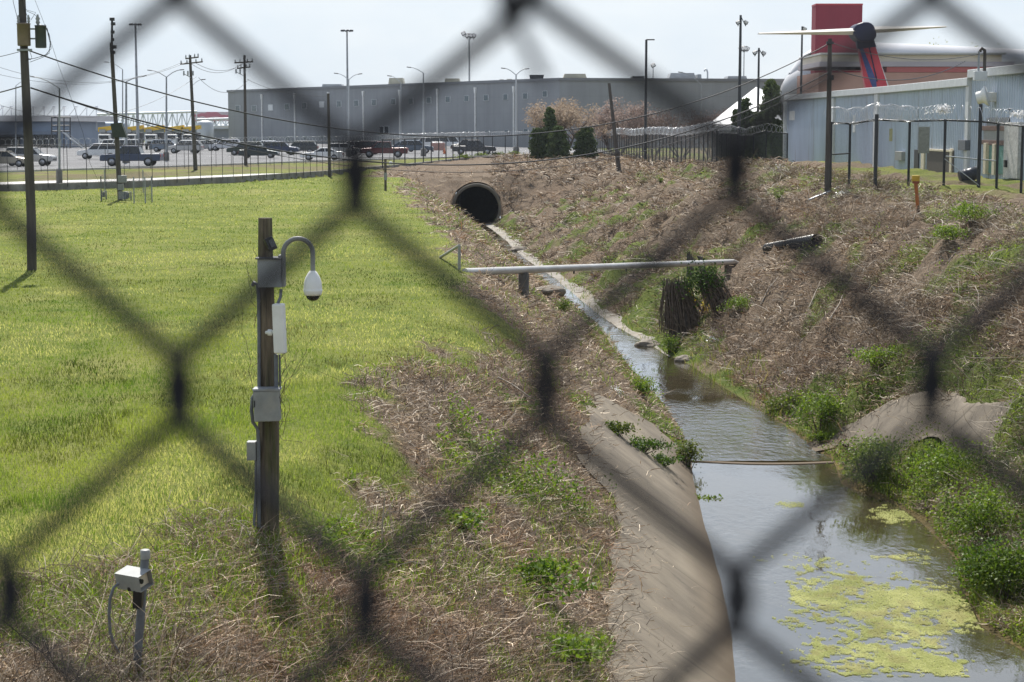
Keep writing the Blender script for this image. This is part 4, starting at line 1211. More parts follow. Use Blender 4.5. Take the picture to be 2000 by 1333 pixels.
def fence(name, label, path, h, spacing, post_r, razor=None, rail=True, mid=False, group=None, post_m='darksteel', fabric='fabric', posts_at=None, lean=0.0):
    """path: list of ground points; posts, rails, fabric and razor coil as parts"""
    o = thing(name, label, 'fence', path[0], 0, group)
    P = [p - path[0] for p in path]
    # cumulative resample
    seg_ = [(P[i], P[i + 1]) for i in range(len(P) - 1)]
    ln = [(b - a).length for a, b in seg_]; tot = sum(ln)
    def point(t):
        for (a, b), l in zip(seg_, ln):
            if t <= l + 1e-6: return a.lerp(b, min(1, t / l))
            t -= l
        return seg_[-1][1].copy()
    k = int(tot / spacing)
    sts = [point(i * tot / k) for i in range(k + 1)] if posts_at is None else P
    for p in sts[:100]:
        MB().tube([p + Vector((0, 0, -.2)), p + Vector((0, 0, h))], post_r, 8).build('fence_post', M[post_m], o)
    def line(z, r): MB().tube([p + Vector((0, 0, z)) for p in sts], r, 6).build('rail', M[post_m], o)
    if rail: line(h - .04, post_r * .7)
    if mid: line(h * .42, post_r * .6)
    if fabric:
        v = []; f = []
        for p in sts: v += [p + Vector((0, 0, .06)), p + Vector((0, 0, h - .06))]
        for i in range(len(sts) - 1): f.append((2 * i, 2 * i + 2, 2 * i + 3, 2 * i + 1))
        mb = MB(); mb.add(v, f); fo = mb.build('wire_fabric', M[fabric], o, fix=False)
        uv = fo.data.uv_layers.new(name='UVMap'); acc = [0]
        for i in range(len(sts) - 1): acc.append(acc[-1] + (sts[i + 1] - sts[i]).length)
        for i in range(len(sts) - 1):
            for j, (u_, w_) in enumerate(((acc[i], 0), (acc[i + 1], 0), (acc[i + 1], h), (acc[i], h))): uv.data[4 * i + j].uv = (u_, w_)
    if razor:
        rad, pitch, wr = razor
        pts = []; nturn = int(tot / pitch)
        for i in range(nturn * 9):
            t = i / (nturn * 9) * tot
            c = point(t); d_ = (point(min(tot, t + .3)) - point(max(0, t - .3))); d_.z = 0; d_.normalize()
            sd = Vector((-d_.y, d_.x, 0)); a_ = i / 9 * 2 * math.pi
            wob = 1 + .12 * math.sin(t * 1.7) + random.uniform(-.08, .08)
            pts.append(c + Vector((0, 0, h + rad * .82)) + sd * math.cos(a_) * rad * wob + Vector((0, 0, 1)) * math.sin(a_) * rad * wob)
        MB().tube(pts, wr, 4, cap=False).build('razor_coil', M['razor'], o, fix=False)
    return o
def wallpt(x, off=-.05): return Vector((x, float(dw_f(x)) + off, .42))
fence('wire_fence', 'black wire fence standing on the kerb wall between field and road', [wallpt(x) for x in np.arange(-46, -12.5, 1.4)] , 2.55, 1.5, .022, None, fabric='fabric_thin')
fence('wire_fence', 'black wire fence on the kerb wall behind the culvert, reaching the dark shrubs', [wallpt(x) for x in (-12.4, -10.1, -7, -3.3, 0, 4.0, 8.0)], 2.6, 4.6, .06, (.25, .7, .014))
vpx = [(-60, 338), (120, 334), (300, 330), (460, 325), (620, 319), (780, 313)]
fence('wire_fence', 'second black wire fence along the verge, its pale razor coil before the car park', [at(a, c, z=.41) for a, c in vpx], 2.3, 2.35, .022, (.26, .62, .011), fabric='fabric_thin')

# right hand fence with many posts along the top of the bank, running away past the culvert
rp = []
for px, d in ((1398, 138), (1372, 147), (1345, 156), (1320, 165), (1290, 178), (1262, 190), (1235, 204), (1210, 220), (1188, 236), (1167, 250)):
    x = (px - 1000) / F * d
    rp.append(Vector((x, d, gz(x, d))))
fence('security_fence', 'long black security fence with silver razor wire along the top of the right bank', rp, 2.75, 2.9, .06, (.36, .42, .013), fabric='fabric_dense')
rp2 = []
for px, d in ((1398, 138), (1425, 146), (1455, 152), (1490, 148), (1535, 150)):
    x = (px - 1000) / F * d
    rp2.append(Vector((x, d, gz(x, d))))
fence('security_fence', 'short black fence section between the long bank fence and the metal building', rp2, 2.5, 2.6, .055, (.3, .55, .012), fabric='fabric_dense')

# near right fence before the metal building
fpx = [(1621, 371), (1658, 368), (1710, 368), (1774, 360), (1843, 362), (1912, 366), (1946, 369), (1994, 377), (2060, 384), (2130, 392)]
rp3 = [hit(a, c) for a, c in fpx]
for p in rp3: p.z = gz(p.x, p.y)
fR = fence('security_fence', 'tall black fence with razor coil and snagged plastic before the blue grey metal building', rp3, 3.0, 3, .062, (.36, .36, .010), mid=False, posts_at=True)
q0 = rp3[0]
MB().tube([rp3[0] - q0 + Vector((0, 0, 1.55)), rp3[1] - q0 + Vector((0, 0, 1.6))], .035, 6).build('rail', M['darksteel'], fR)
MB().tube([rp3[4] - q0 + Vector((0, 0, 1.32)), rp3[6] - q0 + Vector((0, 0, 1.25))], .03, 6).build('rail', M['galv'], fR)
for i in (2, 5):
    MB().tube([rp3[i] - q0 + Vector((0, .1, -.1)), rp3[i] - q0 + Vector((0, .1, 3.75 if i == 5 else 3.2))], .085, 10).build('gate_post', M['darksteel'], fR)
MB().tube([rp3[4] - q0 + Vector((0, -.05, 1.2)), rp3[5] - q0 + Vector((0, -.05, .05))], .018, 6).build('brace', M['galv'], fR)
# trash caught on the coil
M['plastic'] = leafmat('plastic_film', .35, .35, .5, (1, 1, 1))
def trash(name, c, sz, n_, col, label, flat=.5):
    P_ = rng.normal(0, 1, (n_, 3)) * np.array(sz) + np.array(c)
    v = leaves(P_, rng.uniform(.5, 1.0, n_) * max(sz) * .8, np.tile(np.array(col), (n_, 1)) * rng.uniform(.8, 1.05, (n_, 1)), .3)
    return tag(mesh_np(name, *v, M['plastic']), label, 'litter')
def on_coil(px, py, d): return tuple(at(px, py, d=d))
dR = rp3[3].y
trash('plastic_sheet', on_coil(1812, 218, dR), (.16, .12, .07), 26, (.8, .8, .8), 'small white plastic rag caught on the razor coil')
trash('plastic_sheet', on_coil(1842, 214, dR), (.18, .10, .09), 300, (.82, .82, .82), 'larger torn white plastic sheet snagged on the razor coil')
trash('plastic_sheet', on_coil(1992, 224, rp3[7].y), (.22, .11, .08), 80, (.8, .8, .8), 'white plastic on the razor coil at the right end of the fence')
trash('plastic_bag', on_coil(1975, 217, rp3[7].y), (.12, .1, .06), 22, (.03, .03, .035), 'black plastic scrap on the razor coil')
# sign plates on the fence
def plate(px, py, d, w_, h_, m_, label, name='sign_plate', rz=-.2):
    p = at(px, py, d=d)
    return tag(MB().box((0, 0, 0), (w_, .01, h_), bev=.003).build(name, m_, None), label, 'sign'), p, rz
for (px, py, d, w_, h_, m_, lb) in ((1740, 264, rp3[2].y + 10, .16, .62, mat('faded_yellow_sign', (.42, .40, .22), .6), 'narrow faded yellow sign on the building wall'),
                                    (1804.5, 274, rp3[3].y - .12, .52, 1.25, mat('faded_grey_sign', (.33, .34, .31), .6, stain=(.28, .28, .25)), 'tall faded blank sign hanging on the fence')):
    o, p, rz = plate(px, py, d, w_, h_, m_, lb); o.location = p; o.rotation_euler.z = rz

# small enclosure of thin posts round the foot of the leaning pole
ep = [hit(a, c) for a, c in ((198, 394), (262, 397), (284, 397), (297, 395), (280, 376), (205, 374))]
for p in ep: p.z = gz(p.x, p.y)
fence('pipe_enclosure', 'low enclosure of thin grey pipe posts around the leaning pole foot', ep + [ep[0]], 1.45, 1.6, .035, None, rail=False, mid=False, post_m='steelgrey', posts_at=True)
for (a, c, w_, lb) in ((203, 390, 9, 'grey cable pedestal left of the leaning pole'), (250, 392, 12, 'low grey pipe rack at the leaning pole foot')):
    p = hit(a, c); s = p.y / F
    o = MB()
    o.tube([(-w_ * s / 2, 0, -.1), (-w_ * s / 2, 0, .5), (w_ * s / 2, 0, .5), (w_ * s / 2, 0, -.1)], .04, 8)
    o.box((0, 0, .3), (w_ * s * .5, .2, .3), bev=.02)
    tag(o.build('cable_pedestal', M['conduit']), lb, 'utility box').location = p

# ================================================================== METAL BUILDING ON THE RIGHT
def corrugated(name, col):
    m, t = newmat(name)
    co = N(t, 'ShaderNodeTexCoord').outputs['Object']
    f = rng_node(t, noise(t, .5, 5, .6, co, (1, 1, .25)), .3, .7)
    c = mixc(t, f, tuple(x * .88 for x in col), tuple(x * 1.1 for x in col))
    st = rng_node(t, noise(t, 1.2, 6, .7, co, (1, 1, .06)), .56, .7, 0, .6)
    c = mixc(t, st, c, (.20, .17, .16))
    p = N(t, 'ShaderNodeBsdfPrincipled', Roughness=.5); p.inputs['Specular IOR Level'].default_value = .35
    t.links.new(c, p.inputs['Base Color'])
    o = N(t, 'ShaderNodeOutputMaterial'); t.links.new(p.outputs['BSDF'], o.inputs['Surface'])
    return m
M['metalwall'] = corrugated('ribbed_metal_wall', (.41, .475, .565))
M['metaltrim'] = mat('pale_metal_trim', (.55, .57, .58), .5, .0, .1, 2)
wx = lambda px, d: (px - 1000) / F * d
bl_ = thing('metal_building', 'long low blue grey ribbed metal building behind the right bank fence', 'building', (25, 120, 0))
bo = Vector((25, 120, 0))
P0 = Vector((wx(1533, 166), 166, 0)); P1 = Vector((wx(1725, 128), 128, 0)); P2 = Vector((wx(1890, 104.5), 104.5, 0)); P3 = Vector((wx(2200, 80), 80, 0))
def ribwall(name, A, B, z0, z1a, z1b, rib=.42):
    """sheet with raised ribs facing the ditch"""
    mb = MB(); d = (B - A); L_ = d.length; d.normalize(); nn = Vector((-d.y, d.x, 0))
    if nn.x > 0: nn = -nn
    n_ = int(L_ / rib); vs = []; fs = []
    for i in range(n_):
        for t, o_ in ((0, 0), (.55, 0), (.66, .05), (.86, .05), (.97, 0)):
            u = (i + t) / n_; p = A.lerp(B, u) + nn * o_ - bo
            vs += [(p.x, p.y, z0), (p.x, p.y, z1a + (z1b - z1a) * u)]
    p = B - bo; vs += [(p.x, p.y, z0), (p.x, p.y, z1b)]
    for i in range(len(vs) // 2 - 1): fs.append((2 * i, 2 * i + 2, 2 * i + 3, 2 * i + 1))
    mb.add(vs, fs); return mb.build(name, M['metalwall'], bl_, fix=False)
ZA, ZB = 6.72, 6.72
ribwall('wall', P0, P1, -.6, ZA, ZA); ribwall('wall', P1, P2, -.6, ZA, ZB); ribwall('wall', P2, P3, -.6, 7.15, 7.15)
# end wall and back
back = Vector((34, 20, 0))
mb = MB()
v0 = [P0 - bo, P0 + Vector((18, 3, 0)) - bo]
mb.add([(v0[0].x, v0[0].y, -.6), (v0[1].x, v0[1].y, -.6), (v0[1].x, v0[1].y, 7.6), (v0[0].x, v0[0].y, ZA)], [(0, 1, 2, 3)])
mb.build('end_wall', M['metalwall'], bl_, fix=False)
rf = MB()
for A, B, z in ((P0, P1, ZA), (P1, P2, ZB), (P2, P3, 7.15)):
    a, b = A - bo, B - bo
    rf.add([(a.x, a.y, z + .04), (b.x, b.y, z + .04), (b.x + 18, b.y + 3, z + 1.0), (a.x + 18, a.y + 3, z + 1.0)], [(0, 1, 2, 3)])
ro = rf.build('roof', mat('grey_roof_sheet', (.40, .41, .42), .5, 0, .12, 2), bl_, fix=False)
for A, B, z in ((P0, P1, ZA), (P1, P2, ZB), (P2, P3, 7.15)):
    d = B - A; a_ = math.atan2(d.y, d.x); c = (A + B) / 2 - bo
    MB().box((c.x - .12, c.y, z + .02), (d.length, .34, .46), a_, bev=.03).build('fascia', M['metaltrim'], ro)
def on_wall(px, A, B, py=245.0):
    """where the view line through this photo column meets a wall line"""
    dx, dy = B.x - A.x, B.y - A.y; r_ = ray(px, py); k = r_[0] / r_[1]
    u = (k * A.y - A.x) / (dx - k * dy)
    return A + (B - A) * u
for px, A, B, w_, z1 in ((1534.5, P0, P1, .3, 6.6), (1629, P0, P1, .42, 6.6), (1714, P0, P1, .55, 6.7), (1893, P1, P2, .3, 7.0)):
    p = on_wall(px, A, B) - bo
    MB().box((p.x - .08, p.y, z1 / 2 - .2), (.2, w_ * 2.4, z1), bev=.02).build('corner_trim', M['metaltrim'], bl_)
# fittings on the wall
def wallbox(name, px, py, w_, h_, A, B, m_, dep=.2, parent=bl_):
    p = on_wall(px, A, B, py); q_ = at(px, py, d=p.y) - bo
    d = B - A; a_ = math.atan2(d.y, d.x)
    s = p.y / F; cosf = abs(math.cos(a_)) + abs(math.sin(a_)) * abs((px - 1000) / F) if True else 1
    along = w_ * s / max(.2, abs((A.x - p.x) * p.y - (A.y - p.y) * p.x) / (p.y * max((A - p).length, .01)))
    return MB().box((p.x - bo.x - dep / 2, p.y - bo.y, q_.z), (along, dep, h_ * s), a_, bev=.015).build(name, m_, parent)
wallbox('wall_notice', 1548, 226, 11, 18, P0, P1, M['white'], .06)
wallbox('utility_box', 1763, 305, 13, 17, P1, P2, M['boxgrey'], .3)
dr = wallbox('loading_door', 1838, 318, 52, 50, P1, P2, mat('dark_brown_door', (.07, .055, .05), .6), .1)
wallbox('door_frame', 1806, 318, 6, 54, P1, P2, M['cream'], .16); wallbox('door_frame', 1861, 318, 4, 54, P1, P2, M['cream'], .16); wallbox('door_frame', 1836, 294, 56, 4, P1, P2, M['cream'], .18)
wallbox('panel_door', 1793, 318, 8, 50, P1, P2, M['darksteel'], .14)
wallbox('meter_box', 1888, 284, 14, 20, P1, P2, M['conduit'], .3)
wallbox('sign_plate', 1670, 242, 5, 34, P0, P1, M['metaltrim'], .08)
# blower hood
p = on_wall(1938, P2, P3); c = at(1938, 190, d=p.y - .5) - bo; c.x -= .55
hd = MB(); s = p.y / F
hd.lathe(c, [(11 * s, -10 * s), (12 * s, -8 * s), (12 * s, 0), (14 * s, 2 * s), (20 * s, 8 * s), (20 * s, 10 * s), (3 * s, 12 * s)], 20, Matrix.Rotation(R(75), 4, 'Y') @ Matrix.Rotation(R(20), 4, 'X'))
hd.box((c.x + .5, c.y, c.z), (1.0, .5, .5), bev=.05)
hd.build('exhaust_hood', M['white'], bl_)
# openings at the right end: window with brown beams, green board, white door
wallbox('window_pane', 1950, 250, 44, 40, P2, P3, M['glassdark'], .06)
wallbox('window_beam', 1950, 251, 56, 9, P2, P3, mat('brown_beam', (.16, .10, .08), .7), .16)
wallbox('window_beam', 1950, 279, 56, 9, P2, P3, mat('brown_beam', (.16, .10, .08), .7), .16)
wallbox('window_pane', 1946, 265, 44, 20, P2, P3, M['boxgrey'], .1)
wallbox('green_board', 1946, 312, 44, 54, P2, P3, mat('green_board', (.13, .27, .24), .7), .12)
wallbox('plank', 1933, 310, 5, 60, P2, P3, M['cream'], .3); wallbox('plank', 1950, 312, 5, 60, P2, P3, M['cream'], .3)
wd_ = wallbox('white_door', 1985, 294, 28, 108, P2, P3, mat('weathered_white_door', (.55, .54, .52), .6, stain=(.4, .38, .36)), .3)
wallbox('door_handle', 1977, 320, 3, 14, P2, P3, M['black'], .42, wd_)
# service mast on the roof
p = Pr.copy(); sm_ = thing('service_mast', 'paired grey service mast with weatherhead on the metal building roof', 'service mast', (p.x, p.y, 6.9))
MB().tube([(0, 0, -.1), (0, 0, 1.35)], .06, 8).build('conduit', M['steelgrey'], sm_)
MB().tube([(.32, 0, -.1), (.32, 0, 1.2), (.30, 0, 1.4), (.16, 0, 1.5), (.05, 0, 1.35)], .09, 8).build('weatherhead', M['pole'], sm_)
MB().box((.1, 0, .05), (.7, .4, .5), bev=.04).build('base_block', M['metaltrim'], sm_)
# things standing by the building
b = hit(1886, 357); b.z = gz(b.x, b.y)
dm = thing('steel_drum', 'dark steel drum lying on its side behind the tall fence', 'drum', b + Vector((.3, .7, 0)))
X = Matrix.Rotation(R(74), 4, 'Y')
MB().lathe((0, 0, .34), [(.02, -.45), (.31, -.45), (.33, -.44), (.33, -.16), (.345, -.14), (.33, -.12), (.33, .14), (.345, .16), (.33, .18), (.33, .44), (.31, .45), (.29, .44), (.29, .38), (.02, .38)], 22, X).build('drum_body', mat('drum_paint', (.03, .035, .045), .4, .2, .3, 6), dm)
MB().lathe((0, 0, .34), [(.30, .455), (.335, .455), (.335, .42), (.30, .42)], 22, X).build('rim', M['darksteel'], dm)
b = hit(1792, 416); b.z = gz(b.x, b.y) - .05; D = b.y; s = D / F
mk = thing('marker_post', 'rusty orange marker post with a yellow cap on the right bank', 'marker post', b)
def L(px, py, o=0.0): return at(px, py, d=D + o) - b
MB().tube([L(1793, 418), L(1791, 385), L(1788.5, 356)], 3.6 * s, 10).build('stake', M['rust'], mk)
MB().tube([L(1793, 418), L(1792.4, 402)], 3.75 * s, 10).build('dark_foot', mat('dark_rust', (.06, .03, .02), .9), mk)
MB().box(L(1788.5, 349, -.02), (15 * s, .12, 12 * s), bev=.03).build('cap', mat('mustard_yellow', (.42, .27, .03), .6), mk)
MB().box(L(1789, 356, -.02), (13 * s, .11, 6 * s), bev=.02).build('red_band', mat('brick_red_band', (.20, .05, .03), .6), mk)
# loose pale pipe at the fence foot
mb = MB().tube([hit(1580, 396) + Vector((0, 0, .12)), hit(1620, 380) + Vector((0, 0, .12)), hit(1662, 362) + Vector((0, 0, .14))], .045, 8)
tag(mb.build('loose_pipe', M['galv']), 'thin pale pipe lying on the brush below the fence corner', 'pipe')
for k, (px, py, c_, sz, lb) in enumerate(((1647, 381, (.8, .79, .72), .14, 'pale litter beside the loose pipe below the fence corner'), (1636, 387, (.7, .68, .6), .12, 'second pale scrap just left of the litter at the loose pipe'),
                            (1522, 329, (.8, .8, .8), .16, 'white litter near the end of the metal building'), (1395, 668, (.55, .6, .66), .14, 'bluish litter on the bank right of the vine covered piers'),
                            (1545, 728, (.7, .7, .72), .10, 'white scrap on the green lower right bank'), (1203, 765, (.8, .8, .8), .09, 'white scrap at the top of the left concrete lining'))):
    p = hit(px, py); p.z += sz * .5
    trash('litter_scrap', tuple(p), (sz, sz, sz * .5), 70, c_, lb)

# ================================================================== CULVERT AND PIPE CROSSING
M['culvertc'] = concrete_material('dark_culvert_concrete', (0.12, 0.11, 0.092), False)
cv = thing('culvert', 'large round concrete culvert mouth at the head of the ditch', 'culvert', (CUL_X, CUL_Y, CUL_Z))
RY = Matrix.Rotation(R(-90), 4, 'X')
MB().lathe((0, 0, 0), [(CUL_R, 16), (CUL_R, .06), (CUL_R - .05, 0), (CUL_R - .22, 0), (CUL_R - .25, .05), (CUL_R - .25, 16)], 64, RY).build('pipe_barrel', M['culvertc'], cv)
MB().lathe((0, 0, 0), [(.01, 15.9), (CUL_R + .2, 15.9), (CUL_R + .2, 16.2), (.01, 16.2)], 48, RY).build('dark_end_cap', mat('culvert_shade_black', (.03, .03, .03), .9), cv)  # near-black cap closing the barrel, its colour stands in for deep shade

pa = hit(906, 531); pb = hit(1432, 517)
pa = at(908, 532, d=pa.y); pb = at(1432, 512, d=pb.y)
cr_ = thing('crossing_pipe', 'pale steel pipe spanning the ditch on a concrete pier', 'pipe', pa)
mpv = pb - pa
MB().tube([(0, 0, 0), mpv * .5, mpv, mpv + Vector((.5, .2, -.25))], .115, 16).build('pipe_run', mat('dull_bare_pipe', (.50, .49, .47), .38, .35, .15, 1.5, stain=(.36, .33, .30)), cr_)
t_ = (1023 - 908) / (1432 - 908) * pa.y / (pb.y * (1 - (1023 - 908) / (1432 - 908)) + pa.y * (1023 - 908) / (1432 - 908)) if False else .0
best = min(np.linspace(0, 1, 400), key=lambda t: abs((pa + mpv * t).x / (pa + mpv * t).y * F + 1000 - 1023))
pc = pa + mpv * float(best)
MB().lathe(pc - pa, [(.17, -3.4), (.17, -.12), (.16, -.10), (.02, -.10)], 18).build('pier', mat('dark_pier_concrete', (.10, .095, .085), .9, 0, .3, 3, bump=.4), cr_)
for tt in (.33, .52): MB().box(mpv * tt + Vector((0, 0, -.12)), (.05, .26, .14)).build('pipe_clamp', M['darksteel'], cr_)
hr = MB()
A_, B_ = hit(860, 503), hit(897, 527)
B_ = at(897, 527, d=pa.y); T_ = at(897, 480, d=pa.y); A_ = at(860, 503, d=hit(860, 505).y)
hr.tube([B_, T_], .045, 8); hr.tube([T_, A_], .045, 8)
tag(hr.build('pipe_rail', M['boxgrey']), 'small bent grey rail on the grass edge beside the crossing pipe', 'rail')
# corrugated black pipe on the bank
c0, c1 = hit(1498, 494), hit(1600, 478)
c0 = c0 + Vector((0, 0, .16)); c1 = hit(1596, 480) + Vector((0, 0, .22))
mb = MB(); n_ = 30; prof = []
ax = c1 - c0
for i in range(n_ * 3):
    prof.append((.17 + .05 * (1 if i % 3 else -1), ax.length * i / (n_ * 3)))
mb.lathe((0, 0, 0), prof, 16, ax.to_track_quat('Z', 'Y').to_matrix().to_4x4())
co_ = thing('corrugated_pipe', 'black ribbed drain pipe half sunk in the right bank brush', 'pipe', c0)
mb.build('ribbed_tube', M['black'], co_)
# vine covered piers
def pier(base_px, base_py, top_px, top_py, r0, r1, label, ivy, strands, d=None):
    b = hit(base_px, base_py) if d is None else at(base_px, base_py, d=d); D = b.y; s = D / F
    o = thing('vine_covered_pier', label, 'pier', b)
    tp = at(top_px, top_py, d=D + .4) - b
    core = MB().tube([(0, .2, -.4), tp * .3 + Vector((0, .2, 0)), tp * .7 + Vector((0, .2, 0)), tp + Vector((0, .2, 0))], [r0 * .72 * s, r0 * .6 * s, r1 * .85 * s, r1 * .8 * s], 14).build('pier_core', mat('dark_pier_wood', (.05, .04, .033), .95, 0, .4, 6, bump=.6, stretch=(1, 1, .1)), o)
    # hanging dead strands as one thick ragged skirt
    n_ = strands; rr = MB()
    for k in range(n_):
        a_ = rng.uniform(math.pi, 2 * math.pi) if k % 4 else rng.uniform(0, math.pi)
        f0, f1 = rng.uniform(.6, 1.15), rng.uniform(.45, 1.12)
        cut = rng.uniform(.55, 1.0) if k % 3 == 0 else 1.0
        e = Vector((math.cos(a_) * r0 * s * f1 + rng.normal(0, .1), .2 + math.sin(a_) * r0 * s * .8 * f1, rng.uniform(-.35, .4)))
        t0 = tp + Vector((math.cos(a_) * r1 * s * f0, .2 + math.sin(a_) * r1 * s * f0, rng.uniform(-.45, .25)))
        e = t0.lerp(e, cut)
        w_ = rng.normal(0, .05)
        m1 = t0.lerp(e, .3) + Vector((rng.normal(0, .04) + w_, rng.normal(0, .05) - .05, rng.normal(0, .1)))
        m2 = t0.lerp(e, .65) + Vector((rng.normal(0, .04) + w_, rng.normal(0, .05), rng.normal(0, .08)))
        q_ = rng.uniform(.5, 1.25)
        rr.tube([t0, m1, m2, e], [.018 * q_, .024 * q_, .022 * q_, .012 * q_], 4, cap=False)
    rr.build('hanging_vine', leafless, o, fix=False)
    if ivy:
        n2 = ivy; c = tp + Vector((-.1, -.1, -.1))
        P_ = rng.normal(0, 1, (n2, 3)); P_ /= np.linalg.norm(P_, axis=1, keepdims=True); P_ *= rng.uniform(.55, 1.1, (n2, 1)) * np.array([[r1 * 1.9 * s, r1 * 1.5 * s, r1 * 1.15 * s]])
        P_ += np.array(c)[None, :] + .2 * rng.normal(size=(n2, 3))
        dr_ = rng.random(n2) < .3; P_[dr_, 2] -= rng.gamma(1.5, .2, dr_.sum()); P_[dr_, :2] *= 1.08
        v = leaves(P_, rng.uniform(.05, .15, n2), lerp((.02, .045, .012), (.075, .125, .03), rng.random(n2)))
        mesh_np('ivy', *v, M['evergreen'], o)
    return o
leafless = mat('dead_vine', (.125, .095, .072), .9, 0, .5, 9)
pier(1336, 652, 1322, 556, 42, 22, 'wide pier under the crossing pipe hung with dead brown vines, at the water', 150, 240)
pier(1416, 612, 1380, 538, 24, 18, 'leaning pier topped with dark green ivy beside the wide vine hung pier', 1300, 110)
# broken snags above the pipe
for k, (px, py, lb) in enumerate(((1343, 509, 'broken grey snag left of the jagged stump above the crossing pipe'), (1368, 509, 'jagged dark stump behind the crossing pipe'))):
    d_ = pb.y - 2 + k; b = at(px, py + 22, d=d_); mb = MB(); s = d_ / F
    for j in range(4):
        mb.tube([(0.05 * j, 0, -.2), (.05 * j + rng.normal(0, .08), 0, .35 + rng.random() * .3), (.07 * j + rng.normal(0, .15), 0, .55 + rng.random() * .3)], [.09, .06, .015], 6)
    tag(mb.build('snag', M['pole']), lb, 'snag').location = b
# rocks by the trickle
def rock(px, py, sz, label):
    p = hit(px, py); bm = bmesh.new(); bmesh.ops.create_icosphere(bm, subdivisions=3, radius=1)
    o_ = rng.uniform(0, 50)
    for v in bm.verts:
        k = .75 + .5 * float(fbm(v.co.x * 1.3 + o_, v.co.y * 1.3 + v.co.z, 7))
        v.co = Vector((v.co.x * sz * 1.3 * k, v.co.y * sz * k, v.co.z * sz * .65 * k))
    me = bpy.data.meshes.new('rock'); bm.to_mesh(me); bm.free()
    me.materials.append(M['rockm']); o = bpy.data.objects.new('rock', me); C.objects.link(o); o.location = p
    tag(o, label, 'rock')
M['rockm'] = mat('wet_rock', (.16, .135, .105), .8, 0, .4, 5, bump=.7)
rock(1268, 678, .42, 'brown rock at the water edge below the wide vine hung pier'); rock(1012, 490, .5, 'dark rock on the right edge of the upper trickle'); rock(1075, 572, .45, 'rock beside the upper trickle under the pipe')
rock(1336, 705, .3, 'pale rock at the first bend of the stream'); rock(1058, 570, .3, 'smaller stone left of the trickle under the pipe')

# ================================================================== THE LONG GREY WAREHOUSE
def panelwall(name, col, px=3.2, pz=3.0):
    """precast concrete: faint panel joints, weather streaks below the windows"""
    m, t = newmat(name)
    co = N(t, 'ShaderNodeTexCoord').outputs['Object']
    f = rng_node(t, noise(t, .12, 5, .6, co), .3, .7)
    c = mixc(t, f, tuple(x * .9 for x in col), tuple(x * 1.08 for x in col))
    st = rng_node(t, noise(t, .5, 6, .65, co, (1, 1, .07)), .45, .72, 0, .45)
    c = mixc(t, st, c, tuple(x * .72 for x in col))
    sep = N(t, 'ShaderNodeSeparateXYZ'); t.links.new(co, sep.inputs['Vector'])
    a = N(t, 'ShaderNodeMath', operation='ADD'); t.links.new(sep.outputs['X'], a.inputs[0]); a.inputs[1].default_value = 500
    mo = N(t, 'ShaderNodeMath', operation='MODULO'); t.links.new(a.outputs[0], mo.inputs[0]); mo.inputs[1].default_value = px
    c = mixc(t, rng_node(t, mo.outputs[0], 0, .12, .35, 0), c, tuple(x * .6 for x in col))
    mz = N(t, 'ShaderNodeMath', operation='MODULO'); t.links.new(sep.outputs['Z'], mz.inputs[0]); mz.inputs[1].default_value = pz
    c = mixc(t, rng_node(t, mz.outputs[0], 0, .1, .35, 0), c, tuple(x * .6 for x in col))
    p = N(t, 'ShaderNodeBsdfPrincipled', Roughness=.9); p.inputs['Specular IOR Level'].default_value = .15
    t.links.new(c, p.inputs['Base Color'])
    o = N(t, 'ShaderNodeOutputMaterial'); t.links.new(p.outputs['BSDF'], o.inputs['Surface'])
    return m
M['ware'] = panelwall('precast_wall', (.275, .285, .295))
W0 = Vector((wx(450, 440), 440, .39)); W1 = Vector((wx(1092, 326), 326, .39)); W2 = Vector((wx(1560, 334), 334, .39))
W2b = Vector((wx(1560, 334) + 12, 420, .39))
wr = thing('warehouse', 'long two winged grey concrete warehouse with small square windows', 'building', W1)
HT = 11.85
def facade(A, B, name='wall', h=HT):
    d = B - A; a = math.atan2(d.y, d.x); L_ = d.length
    nn = Vector((d.y, -d.x, 0)).normalized()
    e = thing(name, None, None)
    c = (A + B) / 2 - W1 - nn * (-.0)
    mb = MB().box((0, 3.0, h / 2 - .4), (L_, 6.0, h + .8))
    bpy.data.objects.remove(e)
    o = mb.build(name, M['ware'], wr)
    o.location = (c.x, c.y, 0); o.rotation_euler.z = a
    return o, a, nn
w_l, a_l, n_l = facade(W0, W1)
w_r, a_r, n_r = facade(W1 + Vector((.05, 0, 0)), W2)
